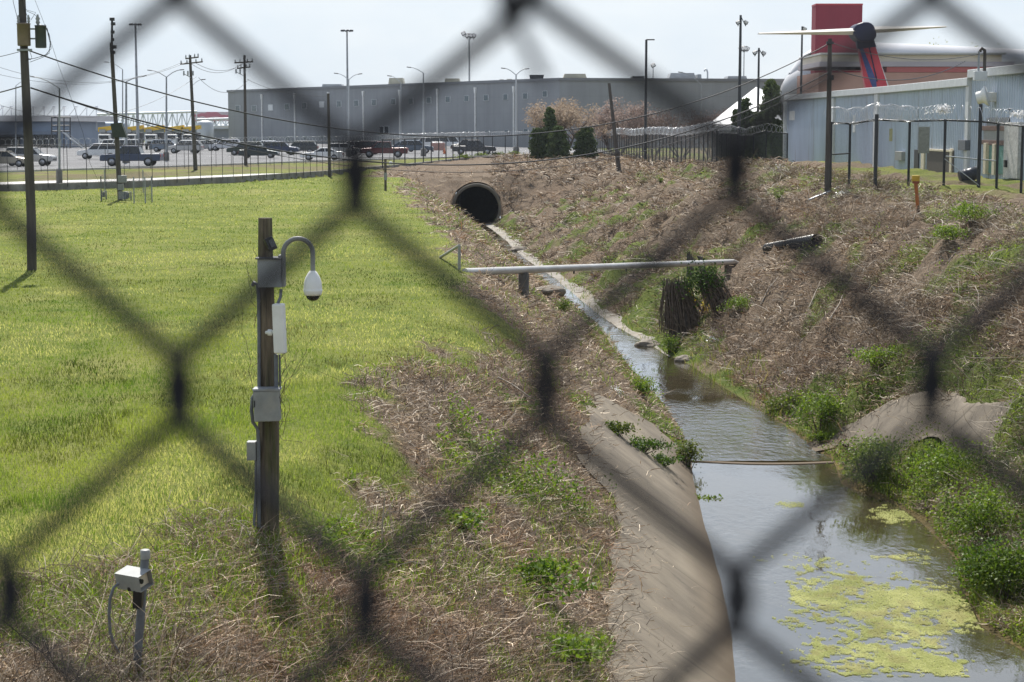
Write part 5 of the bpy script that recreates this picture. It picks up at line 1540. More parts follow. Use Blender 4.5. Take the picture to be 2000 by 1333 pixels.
# roof deck behind both faces
rd = MB(); rp_ = [W0, W1, W2, W2b, W0 + Vector((60, 70, 0))]
rd.add([(p.x - W1.x, p.y - W1.y + 4, HT - .6) for p in rp_], [tuple(range(5))])
rdk = rd.build('roof', mat('pale_roof', (.45, .45, .45), .8, 0, .1, .2), wr)
for A, B, a, nn in ((W0, W1, a_l, n_l), (W1, W2, a_r, n_r)):
    c = (A + B) / 2 - W1 + nn * .06
    MB().box((c.x, c.y, HT + .1), ((B - A).length + .3, .42, .5), a).build('parapet_coping', mat('coping', (.17, .175, .185), .6, 0, .1, .5), wr)
M['winglass'] = mat('teal_glass', (.055, .085, .10), .25, 0, .15, .8, spec=.5)
M['blind'] = mat('pale_window_blind', (.62, .63, .63), .5, 0, .05, 1)
def fwin(px, py, w_, h_, A, B, a, nn, m_):
    p = on_wall(px, A, B, py); q_ = at(px, py, d=p.y); s = p.y / F
    c = Vector((q_.x - W1.x, q_.y - W1.y, q_.z - W1.z)) + nn * .03
    vd = Vector((p.x, p.y, 0)).normalized(); wd_ = (B - A).normalized(); w_ = w_ / abs(wd_.x * vd.y - wd_.y * vd.x)
    fr = MB().box(c, (w_ * s * 1.2, .16, h_ * s * 1.12), a).build('window', M['metaltrim'], wr)
    MB().box(c + nn * .06, (w_ * s, .12, h_ * s), a).build('window_pane', m_, fr)
for px, py, pale in ((465, 212.5, 0), (497, 212, 0), (529, 210.5, 1), (561, 209, 0), (595, 207, 0), (629, 204.5, 1), (662.5, 203.5, 0), (696.5, 202, 0), (731, 200.5, 0), (769, 199, 0), (803, 198, 0), (838, 196, 0),
                     (875.5, 194.5, 0), (912, 193, 0), (950, 191.5, 0), (988, 190, 0), (1026.5, 188, 0), (1065, 184, 0)):
    fwin(px, py, 7.6, 10.5, W0, W1, a_l, n_l, M['blind'] if pale else M['winglass'])
for px, py in ((498, 273), (530, 272), (563, 271), (597, 269), (628, 268), (914, 259), (952, 258), (990, 257), (1028, 255)):
    fwin(px, py, 7, 4.5, W0, W1, a_l, n_l, M['winglass'])
for px, py in ((746, 254), (756, 254)): fwin(px, py, 7, 13, W0, W1, a_l, n_l, M['glassdark'])
for px in (513, 577, 643, 711, 782, 855.5, 929.5, 1004.5):
    p = on_wall(px, W0, W1); c = p - W1 + n_l * .14; s = p.y / F
    dp = MB().box((c.x, c.y, HT / 2 - .9), (2.6 * s, .22, HT - 1.8), a_l)
    dp.prism([(-3.4 * s, .55), (3.4 * s, .55), (1.5 * s, -.55), (-1.5 * s, -.55)], -.18, .18, Matrix.Translation((c.x, c.y, HT - 1.4)) @ Matrix.Rotation(a_l, 4, 'Z'))
    dp.build('downspout', M['white'], wr)
fb = MB(); p = on_wall(748, W0, W1)
def roofunit(px, py, w_, h_, dep, m_, tilt=False, name='roof_unit', back=10):
    p = on_wall(px, W0, W1) if px < 1085 else on_wall(px, W1, W2)
    q_ = at(px, py, d=p.y + back); s = (p.y + back) / F
    mb = MB(); c = Vector((q_.x - W1.x, q_.y - W1.y, q_.z - W1.z)); w2, h2 = w_ * s / 2, h_ * s / 2
    top = .86 if not tilt else 1.15
    mb.prism([(-w2, -h2 - 1.2), (w2, -h2 - 1.2), (w2, -h2), (w2 * top, h2), (-w2 * top, h2), (-w2, -h2)], -dep / 2, dep / 2, Matrix.Translation(c))
    mb.box(c + Vector((0, -dep / 2 - .05, h2 * .2)), (w_ * s * .6, .1, h_ * s * .45))
    return mb.build(name, m_, rdk)
M['tanunit'] = mat('tan_roof_unit', (.42, .40, .32), .7, 0, .15, .6)
M['greyunit'] = mat('grey_roof_unit', (.33, .35, .37), .7, 0, .15, .6)
for px, py, w_, h_, m_ in ((651, 171, 42, 11, 'greyunit'), (684, 174, 34, 4, 'darksteel'), (727, 172, 32, 4, 'greyunit'), (775, 161, 30, 15, 'tanunit'), (884, 160, 31, 11, 'tanunit'), (980, 158, 9, 3.5, 'tanunit'), (995, 157.5, 11, 4, 'tanunit'),
                           (1048, 152, 24, 9, 'darksteel'), (1122, 150, 46, 9, 'tanunit'), (1245, 153, 20, 6, 'darksteel'), (1330, 150, 52, 12, 'greyunit'), (1363, 151, 8, 9, 'greyunit'), (1436, 154, 40, 8, 'steelgrey')):
    roofunit(px, py, w_, h_, 6, M[m_], m_ == 'darksteel')
p = on_wall(1381, W1, W2); s = (p.y + 6) / F
v_ = lambda a_, c_: at(a_, c_, d=p.y + 6) - W1
MB().tube([v_(1382, 166), v_(1382, 142), v_(1380.5, 137), v_(1377.5, 136), v_(1375.5, 140)], 1.6 * s, 8).build('roof_vent', M['galv'], rdk)
for px, ty in ((523, 178), (546, 177), (620, 171)):
    p = on_wall(px, W0, W1); a_, c_ = at(px, 190, d=p.y + 4) - W1, at(px, ty, d=p.y + 4) - W1
    MB().tube([a_, c_], .09, 6).build('roof_vent', M['darksteel'], rdk)

# ================================================================== MUSEUM HALLS AND AIRCRAFT BEHIND THE METAL BUILDING
p = at(1642, 300, d=292); p.z = .3
tb = thing('red_tower_building', 'tall plain dark red tower block behind the aircraft tail', 'building', p)
s = 292 / F
zt_t = at(1642, 7, d=292).z - p.z
MB().box((0, 6, zt_t / 2), (91 * s, 4, zt_t)).build('wall', panelwall('dark_red_panel', (.235, .04, .06), 3.4, 40), tb)
MB().box((0, 6, zt_t + .1), (92 * s, 4.2, .25)).build('parapet_coping', M['red'], tb)
# long pale hall with bands
p = at(1800, 300, d=265); p.z = .3; s = 265 / F
hb = thing('exhibition_hall', 'long low hall with cream clerestory and red lower band behind the tail', 'building', p)
def band(name, x0, x1, y0, y1, dep, m_, parent=hb, off=0):
    a_, b_ = at(x0, y0, d=265), at(x1, y1, d=265)
    return MB().box(((a_.x + b_.x) / 2 - p.x, dep / 2 + off, (a_.z + b_.z) / 2 - p.z), (abs(b_.x - a_.x), dep, abs(a_.z - b_.z))).build(name, m_, parent)
band('wall', 1599, 1985, 142, 250, 20, mat('salmon_wall', (.40, .24, .20), .8, 0, .12, .2))
band('red_band', 1732, 1985, 131, 141.6, 20, mat('hall_red', (.36, .10, .10), .7, 0, .1, .2), off=-.1)
band('grey_band', 1600, 1980, 121, 130.6, 20, mat('lavender_grey_band', (.36, .33, .37), .7, 0, .08, .2), off=-.3)
band('clerestory', 1605, 1958, 107.5, 120.6, 18, mat('cream_clerestory', (.56, .50, .41), .6, 0, .08, .2), off=.4)
band('roof_edge', 1602, 1964, 103.5, 107, 20, mat('roof_edge_grey', (.42, .42, .42), .6, 0, .1, .4), off=-.2)
# big white jet whose nose shows beyond the hall
def jet(name, label, nose, heading, length, r, m_):
    o = thing(name, label, 'airliner', nose, heading)
    st = [(0, .02, -.10), (.005, .30, -.08), (.014, .50, -.05), (.032, .74, -.01), (.055, .9, .0), (.09, 1, 0), (.62, 1, 0), (.8, .8, .12), (.93, .42, .38), (1.0, .14, .55)]
    vs = []; fs = []; n_ = 28
    for t, k, dz in st:
        for i in range(n_):
            a_ = 2 * math.pi * i / n_
            vs.append((t * length, math.cos(a_) * r * k, math.sin(a_) * r * k * 1.08 + dz * r))
    for i in range(len(st) - 1):
        for j in range(n_): fs.append((i * n_ + j, i * n_ + (j + 1) % n_, (i + 1) * n_ + (j + 1) % n_, (i + 1) * n_ + j))
    MB().add(vs, fs, True).build('fuselage', m_, o)
    return o
M['jetwhite'] = mat('jet_white', (.56, .56, .57), .3, 0, .04, .3)
D7 = 330; s = D7 / F
nz = at(1524, 178, d=D7)
j7 = jet('airliner', 'huge white airliner nose with a window row, peeping out behind the metal building', nz, R(9), 82, 5.0, M['jetwhite'])
hump = MB(); vs = []; fs = []
st = [(1.6, .15, 2.6), (3.6, .55, 3.9), (6.4, .82, 4.6), (14, .95, 4.9), (24, .93, 4.7), (38, .85, 4.5), (56, .7, 4.3), (66, .3, 3.4)]
for t, k, dz in st:
    for i in range(24):
        a_ = 2 * math.pi * i / 24; vs.append((t, math.cos(a_) * 4.0 * k, math.sin(a_) * 4.0 * k + dz))
for i in range(len(st) - 1):
    for j in range(24): fs.append((i * 24 + j, i * 24 + (j + 1) % 24, (i + 1) * 24 + (j + 1) % 24, (i + 1) * 24 + j))
hump.add(vs, fs, True).build('upper_deck', M['jetwhite'], j7)
MB().box((4.7, -2.0, 6.3), (2.4, .7, .7), M=Matrix.Rotation(R(-30), 4, 'Y') @ Matrix.Rotation(R(-25), 4, 'Z'), bev=.1).build('cockpit_window', M['glassdark'], j7)
M['plum'] = mat('plum_window', (.14, .10, .13), .3)
for k in range(8):
    MB().box((3.4 + k * 1.3, -4.2 - .09 * min(k, 6), .2), (.5, .8, .8), rz=R(-5), bev=.12).build('cabin_window', M['plum'], j7)
MB().box((9.9, -4.75, .3), (.9, .8, 2.2), bev=.1).build('cabin_door', mat('dull_red_door', (.22, .07, .06), .5), j7)
# tail of the nearer jet: swept fin, tailplane on top, bullet
D9 = 190; s = D9 / F
base = at(1715, 165, d=D9)
j9 = thing('airliner', 'airliner with blue and red swept fin and high tailplane behind the metal building', 'airliner', (base.x, base.y, .4))
T = lambda px, py, o=0.0: at(px, py, d=D9 + o) - Vector((base.x, base.y, .4))
def finpart(name, poly, th, m_, o=0):
    pts = [T(a_, c_) for a_, c_ in poly]; mb = MB()
    mb.prism([(q_.x, q_.z) for q_ in pts], o - th / 2, o + th / 2)
    return mb.build(name, m_, j9, bevel=.0)
M['jetblue'] = mat('jet_navy', (.018, .022, .055), .5, 0, .1, .5, spec=.15); M['jetred'] = mat('jet_red', (.42, .03, .05), .35, 0, .06, .5)
M['jetgrey'] = mat('jet_grey', (.50, .48, .44), .4, 0, .1, .5)
fin = finpart('fin', [(1689, 172), (1672, 76), (1703, 73), (1733, 172)], .75, M['jetred'])
finpart('fin_top', [(1675, 97), (1668, 62), (1700, 60), (1710, 92), (1694, 94)], .80, M['jetblue'])
finpart('blue_stripe', [(1676, 92), (1683, 92), (1710, 157), (1711, 172), (1703, 172), (1694, 150)], .79, mat('fin_blue', (.03, .05, .17), .35))
finpart('fin_edge', [(1709, 92), (1713, 104), (1736, 172), (1731, 172)], .60, M['jetwhite'])
finpart('rudder_line', [(1692, 80), (1694, 80), (1713, 160), (1710.5, 160)], .86, M['jetblue'])
bu = MB()
bu.prism([(q_.x, q_.z) for q_ in [T(a_, c_) for a_, c_ in [(1661, 66), (1662, 56), (1668, 49), (1680, 45), (1692, 45), (1701, 51), (1705, 62), (1707, 74), (1698, 83), (1679, 84), (1667, 77)]]], -1.7, 1.6)
bu.build('tail_bullet', M['jetblue'], j9, bevel=.55)
for tip, lead in (((1478, 67.5), -1), ((1841, 54), 1)):
    mb = MB(); r0 = T(1683 + lead * 12, 62.5 if lead < 0 else 60); tp = T(*tip)
    ch0, ch1 = 3.4, 1.4
    vs = []
    for q_, ch, th in ((r0, ch0, .72), (tp, ch1, .16)):
        for yy_, zz_ in ((-ch / 2, 0), (-ch * .2, th / 2), (ch * .25, th * .35), (ch / 2, 0), (ch * .25, -th * .35), (-ch * .2, -th / 2)):
            vs.append((q_.x, q_.y + yy_ - (1.2 if q_ is tp else 0), q_.z + zz_))
    fs = [(i, (i + 1) % 6, (i + 1) % 6 + 6, i + 6) for i in range(6)] + [(5, 4, 3, 2, 1, 0), (6, 7, 8, 9, 10, 11)]
    mb.add(vs, fs); mb.build('tailplane', M['jetgrey'], j9)
fu = MB(); c = T(1745, 222)
fu.lathe((c.x, c.y, c.z - .5), [(.3, -8), (1.0, -5), (1.6, -1), (1.9, 5), (1.9, 30), (1.2, 36), (.1, 38)], 20, Matrix.Rotation(R(-93), 4, 'X') )
fu.build('fuselage', M['jetwhite'], j9)
# white peaked canopy
p = at(1440, 262, d=205); p.z = .4; s = 205 / F
tn = thing('tent', 'white peaked canopy behind the evergreens left of the metal building', 'tent', p)
X = lambda a_, c_, o=0: at(a_, c_, d=205 + o) - p
mb = MB(); ap = X(1477, 170, 4); ap2 = X(1490, 176, 4)
ring = [X(1386, 242, -6), X(1430, 226, 0), X(1462, 196, 2)]
mb.add([X(1384, 243, -5), X(1425, 226, -5), X(1455, 200, -1), ap, ap2, X(1500, 205, -3), X(1530, 240, -5), X(1384, 243, 10), X(1530, 240, 10), X(1455, 244, -9)],
       [(0, 1, 9), (1, 2, 9), (2, 3, 9), (3, 4, 9), (4, 5, 9), (5, 6, 9), (0, 7, 3, 2, 1), (6, 8, 7, 3, 4, 5)], False)
mb.build('canopy', mat('tent_fabric', (.78, .78, .78), .7, 0, .05, .3), tn)
for a_ in (1390, 1455, 1524): MB().tube([X(a_, 244, -5), X(a_, 262, -5) - Vector((0, 0, 1.4))], .06, 8).build('tent_pole', M['steelgrey'], tn)
p = at(1460, 268, d=180); p.z = .5
sh = thing('open_shed', 'dark open sided shed with a pale roof edge left of the metal building', 'shed', p)
s = 180 / F
MB().box((0, 0, at(1460, 253, d=180).z - .5), (135 * s, 3, .22)).build('roof', M['white'], sh)
MB().box((0, 1.4, 1.5), (130 * s, .15, 3.0)).build('wall', M['darksteel'], sh)
for dx in (-60, -20, 22, 60): MB().tube([(dx * s, -1.3, 0), (dx * s, -1.3, 3.2)], .08, 8).build('shed_post', M['darksteel'], sh)

# ================================================================== FAR LEFT: TERMINAL, TRUSS, SIGN BAND, DEICING TRUCKS
p = at(60, 285, d=330); p.z = .4; s = 330 / F
tm = thing('terminal_building', 'low blue grey terminal building at the far left with dark glazed ground floor', 'building', p)
def tbox(name, x0, x1, y0, y1, dep, m_, off=0, parent=None):
    a_, b_ = at(x0, y0, d=330), at(x1, y1, d=330)
    return MB().box(((a_.x + b_.x) / 2 - p.x, dep / 2 + off, (a_.z + b_.z) / 2 - p.z), (abs(b_.x - a_.x), dep, abs(a_.z - b_.z))).build(name, m_, parent or tm)
tbox('wall', -80, 135, 238, 296, 30, mat('blue_grey_cladding', (.20, .25, .33), .6, 0, .12, .2))
tbox('roof', -85, 150, 226, 237.5, 32, mat('pale_flat_roof', (.55, .53, .52), .7, 0, .08, .3), -1)
gf = tbox('glazed_front', 58, 112, 264, 300, .6, M['glassdark'], -.9)
for k in range(10): tbox('mullion', 60 + k * 5.6, 61.2 + k * 5.6, 264, 300, .3, M['steelgrey'], -1.2, gf)
tbox('opening_shade_panel', -20, 40, 268, 300, .4, M['black'], -.7)  # solid black slab whose colour stands in for shade inside an opening
tbox('canopy_edge', -80, 116, 257, 263, 3, mat('slate_canopy', (.13, .16, .21), .6), -3)
p2 = at(168, 285, d=400); p2.z = .4
gb = thing('gabled_hall', 'pale blue gabled hall behind the external stair', 'building', p2)
Gp = lambda a_, c_: at(a_, c_, d=400) - p2
pts = [Gp(137, 298), Gp(137, 236), Gp(155, 226), Gp(198, 241), Gp(200, 298)]
mb = MB(); mb.prism([(q_.x, q_.z) for q_ in pts], 0, 25); mb.build('wall', mat('pale_blue_cladding', (.25, .31, .40), .6, 0, .1, .2), gb)
wq_ = MB(); c = Gp(178, 240); wq_.box((c.x, -.1, c.z), (2.1, .15, 1.5)); wq_.build('window', M['white'], gb)
p3 = at(120, 292, d=318); p3.z = .4; s = 318 / F
stt = thing('external_stair', 'grey steel stair tower with a long sloping flight beside the terminal', 'stair', p3)
S_ = lambda a_, c_, o=0: at(a_, c_, d=318 + o) - p3
for o_ in (0, 2):
    MB().tube([S_(122, 258, o_), S_(168, 296, o_)], .18, 6).build('stringer', M['galv'], stt)
    MB().tube([S_(128, 258, o_), S_(172, 293, o_)], .08, 6).build('handrail', M['steelgrey'], stt)
for a_ in (101, 113, 125, 137): MB().tube([S_(a_, 230), S_(a_, 298)], .11, 6).build('tower_post', M['darksteel'], stt)
for c_ in (230, 246, 257): MB().tube([S_(100, c_), S_(138, c_)], .12, 6).build('tower_beam', M['darksteel'], stt)
p4 = at(300, 262, d=520); p4.z = .4
tr_ = thing('steel_truss_gantry', 'long white lattice truss gantry behind the deicing trucks', 'gantry', p4)
Q_ = lambda a_, c_, o=0: at(a_, c_, d=520 + o) - p4
M['trusswhite'] = mat('white_truss_paint', (.62, .66, .70), .5, 0, .06, .5)
for o_ in (0, 6):
    for (x0, y0, x1, y1) in ((190, 224, 385, 218.5), (190, 253, 460, 246), (385, 234, 460, 232)):
        MB().tube([Q_(x0, y0, o_), Q_(x1, y1, o_)], .34, 6).build('truss_chord', M['trusswhite'], tr_)
web = MB(); 
k = 0
for xx in np.arange(194, 456, 9.5):
    y0 = np.interp(xx, [190, 385, 386, 460], [224, 218.5, 234, 232]); y1 = np.interp(xx + 9.5, [190, 460], [253, 246])
    yb_ = np.interp(xx, [190, 460], [253, 246]); yt_ = np.interp(xx + 9.5, [190, 385, 386, 460], [224, 218.5, 234, 232])
    MB().tube([Q_(xx, y0), Q_(xx, yb_)], .15, 4).build('truss_web', M['trusswhite'], tr_)
    MB().tube([Q_(xx, y0), Q_(xx + 9.5, y1)] if k % 2 else [Q_(xx, yb_), Q_(xx + 9.5, yt_)], .15, 4).build('truss_web', M['trusswhite'], tr_); k += 1
for xx in (196, 262, 330, 398, 452):
    MB().tube([Q_(xx, np.interp(xx, [190, 460], [253, 246])), Q_(xx, 275)], .3, 6).build('truss_leg', M['trusswhite'], tr_)
p5 = at(420, 245, d=540); p5.z = .4
sg = thing('stadium_sign_band', 'long pink and white patterned band above the white truss', 'sign', p5)
a_, b_ = at(376, 219, d=540), at(462, 237, d=540)
m, t = newmat('pink_swirl_band')
co = N(t, 'ShaderNodeTexCoord').outputs['Object']
wv_ = N(t, 'ShaderNodeTexWave', Scale=.16, Distortion=9.0, Detail=2.0); wv_.wave_type = 'RINGS'
t.links.new(co, wv_.inputs['Vector'])
pb_ = N(t, 'ShaderNodeBsdfPrincipled', Roughness=.7)
t.links.new(mixc(t, rng_node(t, wv_.outputs['Fac'], .45, .55), (.50, .44, .50), (.45, .16, .22)), pb_.inputs['Base Color'])
oo = N(t, 'ShaderNodeOutputMaterial'); t.links.new(pb_.outputs[0], oo.inputs[0])
MB().box(((a_.x + b_.x) / 2 - p5.x, .5, (a_.z + b_.z) / 2 - p5.z), (b_.x - a_.x, 1, a_.z - b_.z)).build('sign_face', m, sg)
for xx in (382, 420, 458):
    e = at(xx, 237, d=541) - p5; MB().tube([(e.x, 1.0, -.2), (e.x, 1.0, e.z)], .35, 8).build('sign_leg', M['steelgrey'], sg)
p6 = at(330, 262, d=480); p6.z = .4
lw = thing('service_building', 'low blue grey service building under the white truss', 'building', p6)
a_, b_ = at(185, 253, d=480), at(465, 286, d=480)
MB().box(((a_.x + b_.x) / 2 - p6.x, 6, (a_.z) / 2 - .2), (b_.x - a_.x, 12, a_.z + .2)).build('wall', mat('service_wall', (.27, .30, .34), .7, 0, .15, .15), lw)
MB().box(((a_.x + b_.x) / 2 - p6.x, 5.6, a_.z - .1), (b_.x - a_.x + 1, 13, .5)).build('roof', mat('service_roof', (.45, .49, .55), .6, 0, .1, .3), lw)
tk = MB().lathe((at(396, 262, d=470).x - p6.x, -6, 0), [(2.2, 0), (2.2, 4.4), (1.6, 5.0), (.1, 5.2)], 20); tk.build('storage_tank', M['galv'], lw)
# cable masts above the terminal roof
for k, px in enumerate((5, 22, 65, 86, 105, 125, 148, 169, 188)):
    q0_ = at(px, 232, d=350); q1_ = at(px, 209.5, d=350); o = thing('cable_mast', 'pale mast tip with stays above the terminal roof, number of nine from the left'.replace('number', ('first', 'second', 'third', 'fourth', 'fifth', 'sixth', 'seventh', 'eighth', 'last')[k]), 'mast', q0_, 0, 'cable masts above the terminal roof')
    MB().tube([(0, 0, -2.2), q1_ - q0_], .13, 6).build('mast_pole', M['trusswhite'], o)
    MB().tube([q1_ - q0_, (-19.5 * 350 / F, 0, -.2)], .05, 4).build('stay', M['steelgrey'], o)
    MB().lathe(q1_ - q0_, [(.02, -.3), (.32, -.1), (.32, .15), (.02, .3)], 8).build('mast_cap', M['trusswhite'], o)

def deicer(px, d, label):
    p = at(px, 290, d=d); p.z = .42
    o = thing('deicing_truck', label, 'truck', p, R(0), 'deicing trucks parked in a row'); o.scale = (.75, .75, .75)
    MB().box((0, 0, 1.05), (3.0, 7.0, .5), bev=.06).build('chassis', M['darksteel'], o)
    c = MB().box((-.2, -2.6, 2.25), (2.5, 1.9, 2.1), bev=.18).build('cab', M['white'], o)
    MB().box((-.2, -3.57, 2.62), (2.1, .06, .8), bev=.04).build('windscreen', M['glassdark'], c)
    MB().box((-.2, -3.57, 1.55), (1.5, .08, .45), bev=.03).build('grille', M['black'], c)
    MB().box((.1, .9, 2.5), (2.9, 4.6, 2.3), bev=.1).build('tank_body', mat('dark_truck_body', (.06, .065, .07), .5), o)
    MB().prism([(-2.0, 3.75), (2.1, 4.45), (2.1, 5.25), (-2.0, 4.75)], -.9, .9).build('boom', M['yellow'], o)
    MB().box((-1.0, -.6, 3.75), (1.4, 1.4, 1.2), bev=.15).build('basket', M['boxgrey'], o)
    for sx in (-1.25, 1.25):
        for sy in (-2.4, 1.6):
            w = MB().lathe((sx, sy, .55), [(.05, -.18), (.55, -.18), (.58, -.1), (.58, .1), (.55, .18), (.05, .18)], 18, Matrix.Rotation(R(90), 4, 'Y')).build('wheel', M['tire'], o)
for k, px in enumerate((212, 262, 302, 341, 374)):
    deicer(px, 302, 'white deicing truck under a yellow boom, ' + ('partly behind the leaning pole', 'directly behind the tall ring mast', 'just right of the tall ring mast', 'at the double armed street lamp', 'rightmost in the row, behind the crossarm pole')[k])

# ================================================================== PARKED CARS
PAINT = {}
def paint(name, col, metal=.15):
    if name not in PAINT: PAINT[name] = mat('car_paint_' + name, col, .32, metal, .05, 1.0, spec=.5)
    return PAINT[name]
M['tail'] = mat('tail_lamp_red', (.35, .01, .01), .3); M['head'] = mat('headlamp_glass', (.7, .7, .7), .15)
BODY = {  # side outlines as fractions: (x along length, z in metres); nose towards -x
    'sedan': dict(L=4.8, W=1.8, low=[(-2.4, .32), (-2.38, .62), (-2.2, .78), (-1.15, .95), (1.5, 1.0), (2.25, .98), (2.4, .7), (2.38, .32)], cab=[(-1.15, .94), (-.35, 1.40), (.75, 1.43), (1.75, .99)]),
    'coupe': dict(L=4.8, W=1.85, low=[(-2.4, .3), (-2.38, .62), (-2.2, .78), (-.95, .93), (1.6, .98), (2.3, .98), (2.4, .7), (2.38, .3)], cab=[(-.9, .92), (-.05, 1.34), (.8, 1.34), (1.8, .98)]),
    'suv': dict(L=4.9, W=1.95, low=[(-2.45, .42), (-2.43, .85), (-2.25, 1.0), (-1.25, 1.12), (2.4, 1.15), (2.45, .9), (2.42, .42)], cab=[(-1.25, 1.11), (-.55, 1.72), (1.9, 1.74), (2.36, 1.14)]),
    'wagon': dict(L=4.5, W=1.8, low=[(-2.25, .36), (-2.23, .72), (-2.05, .88), (-1.2, 1.0), (2.15, 1.02), (2.25, .8), (2.22, .36)], cab=[(-1.25, .99), (-.4, 1.5), (1.6, 1.5), (2.15, 1.01)]),
    'pickup': dict(L=5.8, W=2.0, low=[(-2.9, .5), (-2.88, .95), (-2.7, 1.1), (-1.45, 1.18), (2.85, 1.2), (2.9, 1.0), (2.88, .5)], cab=[(-1.45, 1.17), (-.75, 1.86), (.75, 1.88), (1.05, 1.2)]),
    'van': dict(L=5.6, W=2.0, low=[(-2.8, .42), (-2.75, .9), (-2.3, 1.15), (2.75, 1.2), (2.8, .9), (2.76, .42)], cab=[(-2.25, 1.14), (-1.5, 2.0), (2.6, 2.05), (2.74, 1.19)]),
}
def car(kind, px, base_y, face, col, label, rot=0.0, lift=0.0):
    """face -1: nose to the left of the photo, +1: to the right"""
    d = (CAMZ - .42) * F / (base_y - 245.0)
    p = at(px, base_y, d=d); p.z = .43
    S = BODY[kind]; W = S['W']
    o = thing('parked_' + {'pickup': 'pickup', 'van': 'van', 'suv': 'car', 'sedan': 'car', 'coupe': 'car', 'wagon': 'car'}[kind], label, {'pickup': 'pickup', 'van': 'van'}.get(kind, 'car'), p, (0 if face < 0 else math.pi) + R(rot), 'vehicles in the car park')
    m_ = paint(*col)
    l2 = S['L'] / 2
    body = MB().prism(S['low'], -W / 2, W / 2).build('body', m_, o, bevel=.07)
    cb = S['cab']; (x0, z0), (x1, z1), (x2, z2), (x3, z3) = cb
    g = MB(); yb, yt = W / 2 - .06, W / 2 - .26
    vs = [(x0, -yb, z0), (x1, -yt, z1), (x2, -yt, z2), (x3, -yb, z3), (x0, yb, z0), (x1, yt, z1), (x2, yt, z2), (x3, yb, z3)]
    g.add(vs, [(0, 1, 2, 3), (7, 6, 5, 4), (0, 4, 5, 1), (3, 2, 6, 7), (1, 5, 6, 2), (0, 3, 7, 4)]).build('cabin_glass', M['glassdark'], o)
    r_ = MB().box(((x1 + x2) / 2, 0, max(z1, z2) + .01), (x2 - x1 + .14, yt * 2 + .06, .09), bev=.04).build('roof', m_, o)
    pl = MB()
    np_ = 3 if kind in ('suv', 'van') else 2
    for sd in (-1, 1):
        for k in range(np_ + 1):
            t = k / np_
            xb_0 = x0 + (x3 - x0) * (.02 + .96 * t); xt_0 = x1 + (x2 - x1) * t
            pl.tube([(xb_0, sd * (yb + .005), z0), (xt_0, sd * (yt + .005), z1 + .0)], .05, 5)
    pl.build('pillar', m_, o)
    wr_ = .43 if kind == 'pickup' else (.37 if kind in ('suv', 'van') else .33)
    for sx in (-l2 * .60, l2 * .60):
        for sy in (-W / 2 + .08, W / 2 - .08):
            w = MB().lathe((sx, sy, wr_), [(.05, -.13), (wr_ - .03, -.13), (wr_, -.08), (wr_, .08), (wr_ - .03, .13), (.05, .13)], 18, Matrix.Rotation(R(90), 4, 'X')).build('wheel', M['tire'], o)
            MB().lathe((sx, sy + (.125 if sy > 0 else -.125), wr_), [(.04, -.02), (wr_ * .62, -.02), (wr_ * .62, .02), (.04, .02)], 14, Matrix.Rotation(R(90), 4, 'X')).build('rim', M['rim'], w)
    zl = S['low'][1][1]
    for sy in (-W / 2 + .22, W / 2 - .22):
        MB().box((-l2 + .05, sy, zl - .02), (.14, .38, .16), bev=.03).build('headlight', M['head'], o)
        MB().box((l2 - .03, sy, zl + .05), (.12, .28, .26), bev=.03).build('taillight', M['tail'], o)
    if kind == 'pickup':
        MB().box((2.0, 0, 1.215), (1.55, W - .35, .03)).build('cargo_bed', M['black'], o)
    MB().box((-l2 + .02, 0, zl - .22), (.12, W * .6, .14), bev=.03).build('grille', M['black'], o)
    return o
silver = ('silver', (.42, .42, .42), .4); white = ('white', (.72, .72, .72), 0.0); navy = ('navy', (.03, .045, .10), .2); tan = ('tan', (.30, .27, .22), .3)
dkgreen = ('dark_green', (.02, .035, .03), .2); maroon = ('maroon', (.10, .015, .02), .2); blue = ('blue', (.04, .058, .11), .2); dkgrey = ('dark_grey', (.045, .05, .06), .3); black = ('black', (.015, .016, .02), .2); slate = ('slate', (.09, .12, .16), .3)
car('sedan', 12, 325, 1, tan, 'tan car cut off by the left picture edge')
car('suv', 58, 323, 1, silver, 'silver car right of the transformer pole, facing right')
car('suv', 195, 310, -1, white, 'white car with roof and dark windows, facing left behind the leaning pole')
car('van', 228, 304, -1, white, 'white van behind the white car near the leaning pole')
car('pickup', 258, 323.5, -1, blue, 'blue pickup in front of the deicing trucks')
car('suv', 362, 299, -1, silver, 'silver car in front of the rightmost deicing truck')
car('wagon', 418, 290, -1, white, 'small white car half hidden behind the pale silver car near the warehouse corner')
car('suv', 441, 294, -1, ('pale_silver', (.55, .56, .6), .2), 'pale silver car left of the dark green cars')
car('suv', 481, 303, -1, dkgreen, 'dark green car behind the crossarm pole at the warehouse corner')
car('sedan', 506, 308, 1, ('deep_teal', (.015, .03, .035), .2), 'near black low car just right of the second crossarm pole')
car('wagon', 517, 294, -1, ('pearl', (.62, .66, .70), .1), 'pearl white car peeping over the near black low car')
car('suv', 548, 302, 1, navy, 'navy car parked right of the near black low car')
car('coupe', 629, 312, -1, white, 'low white coupe left of the plain wooden pole')
car('wagon', 672, 302, 1, silver, 'silver small car behind the plain wooden pole')
car('pickup', 750, 307, -1, maroon, 'maroon pickup behind the blurred fence knot')
car('suv', 712, 301, -1, ('plum', (.05, .02, .03), .2), 'dark plum car left of the maroon pickup')
car('suv', 812, 299, 1, slate, 'slate blue car right of the maroon pickup')
car('pickup', 832, 291, -1, white, 'white pickup behind the slate blue car')
car('pickup', 926, 302, 1, dkgrey, 'dark grey pickup in front of the warehouse downspouts')
car('suv', 912, 295, -1, black, 'black car just behind the dark grey pickup')
car('suv', 586, 300, -1, ('graphite', (.06, .065, .07), .2), 'graphite car between the navy car and the white coupe')
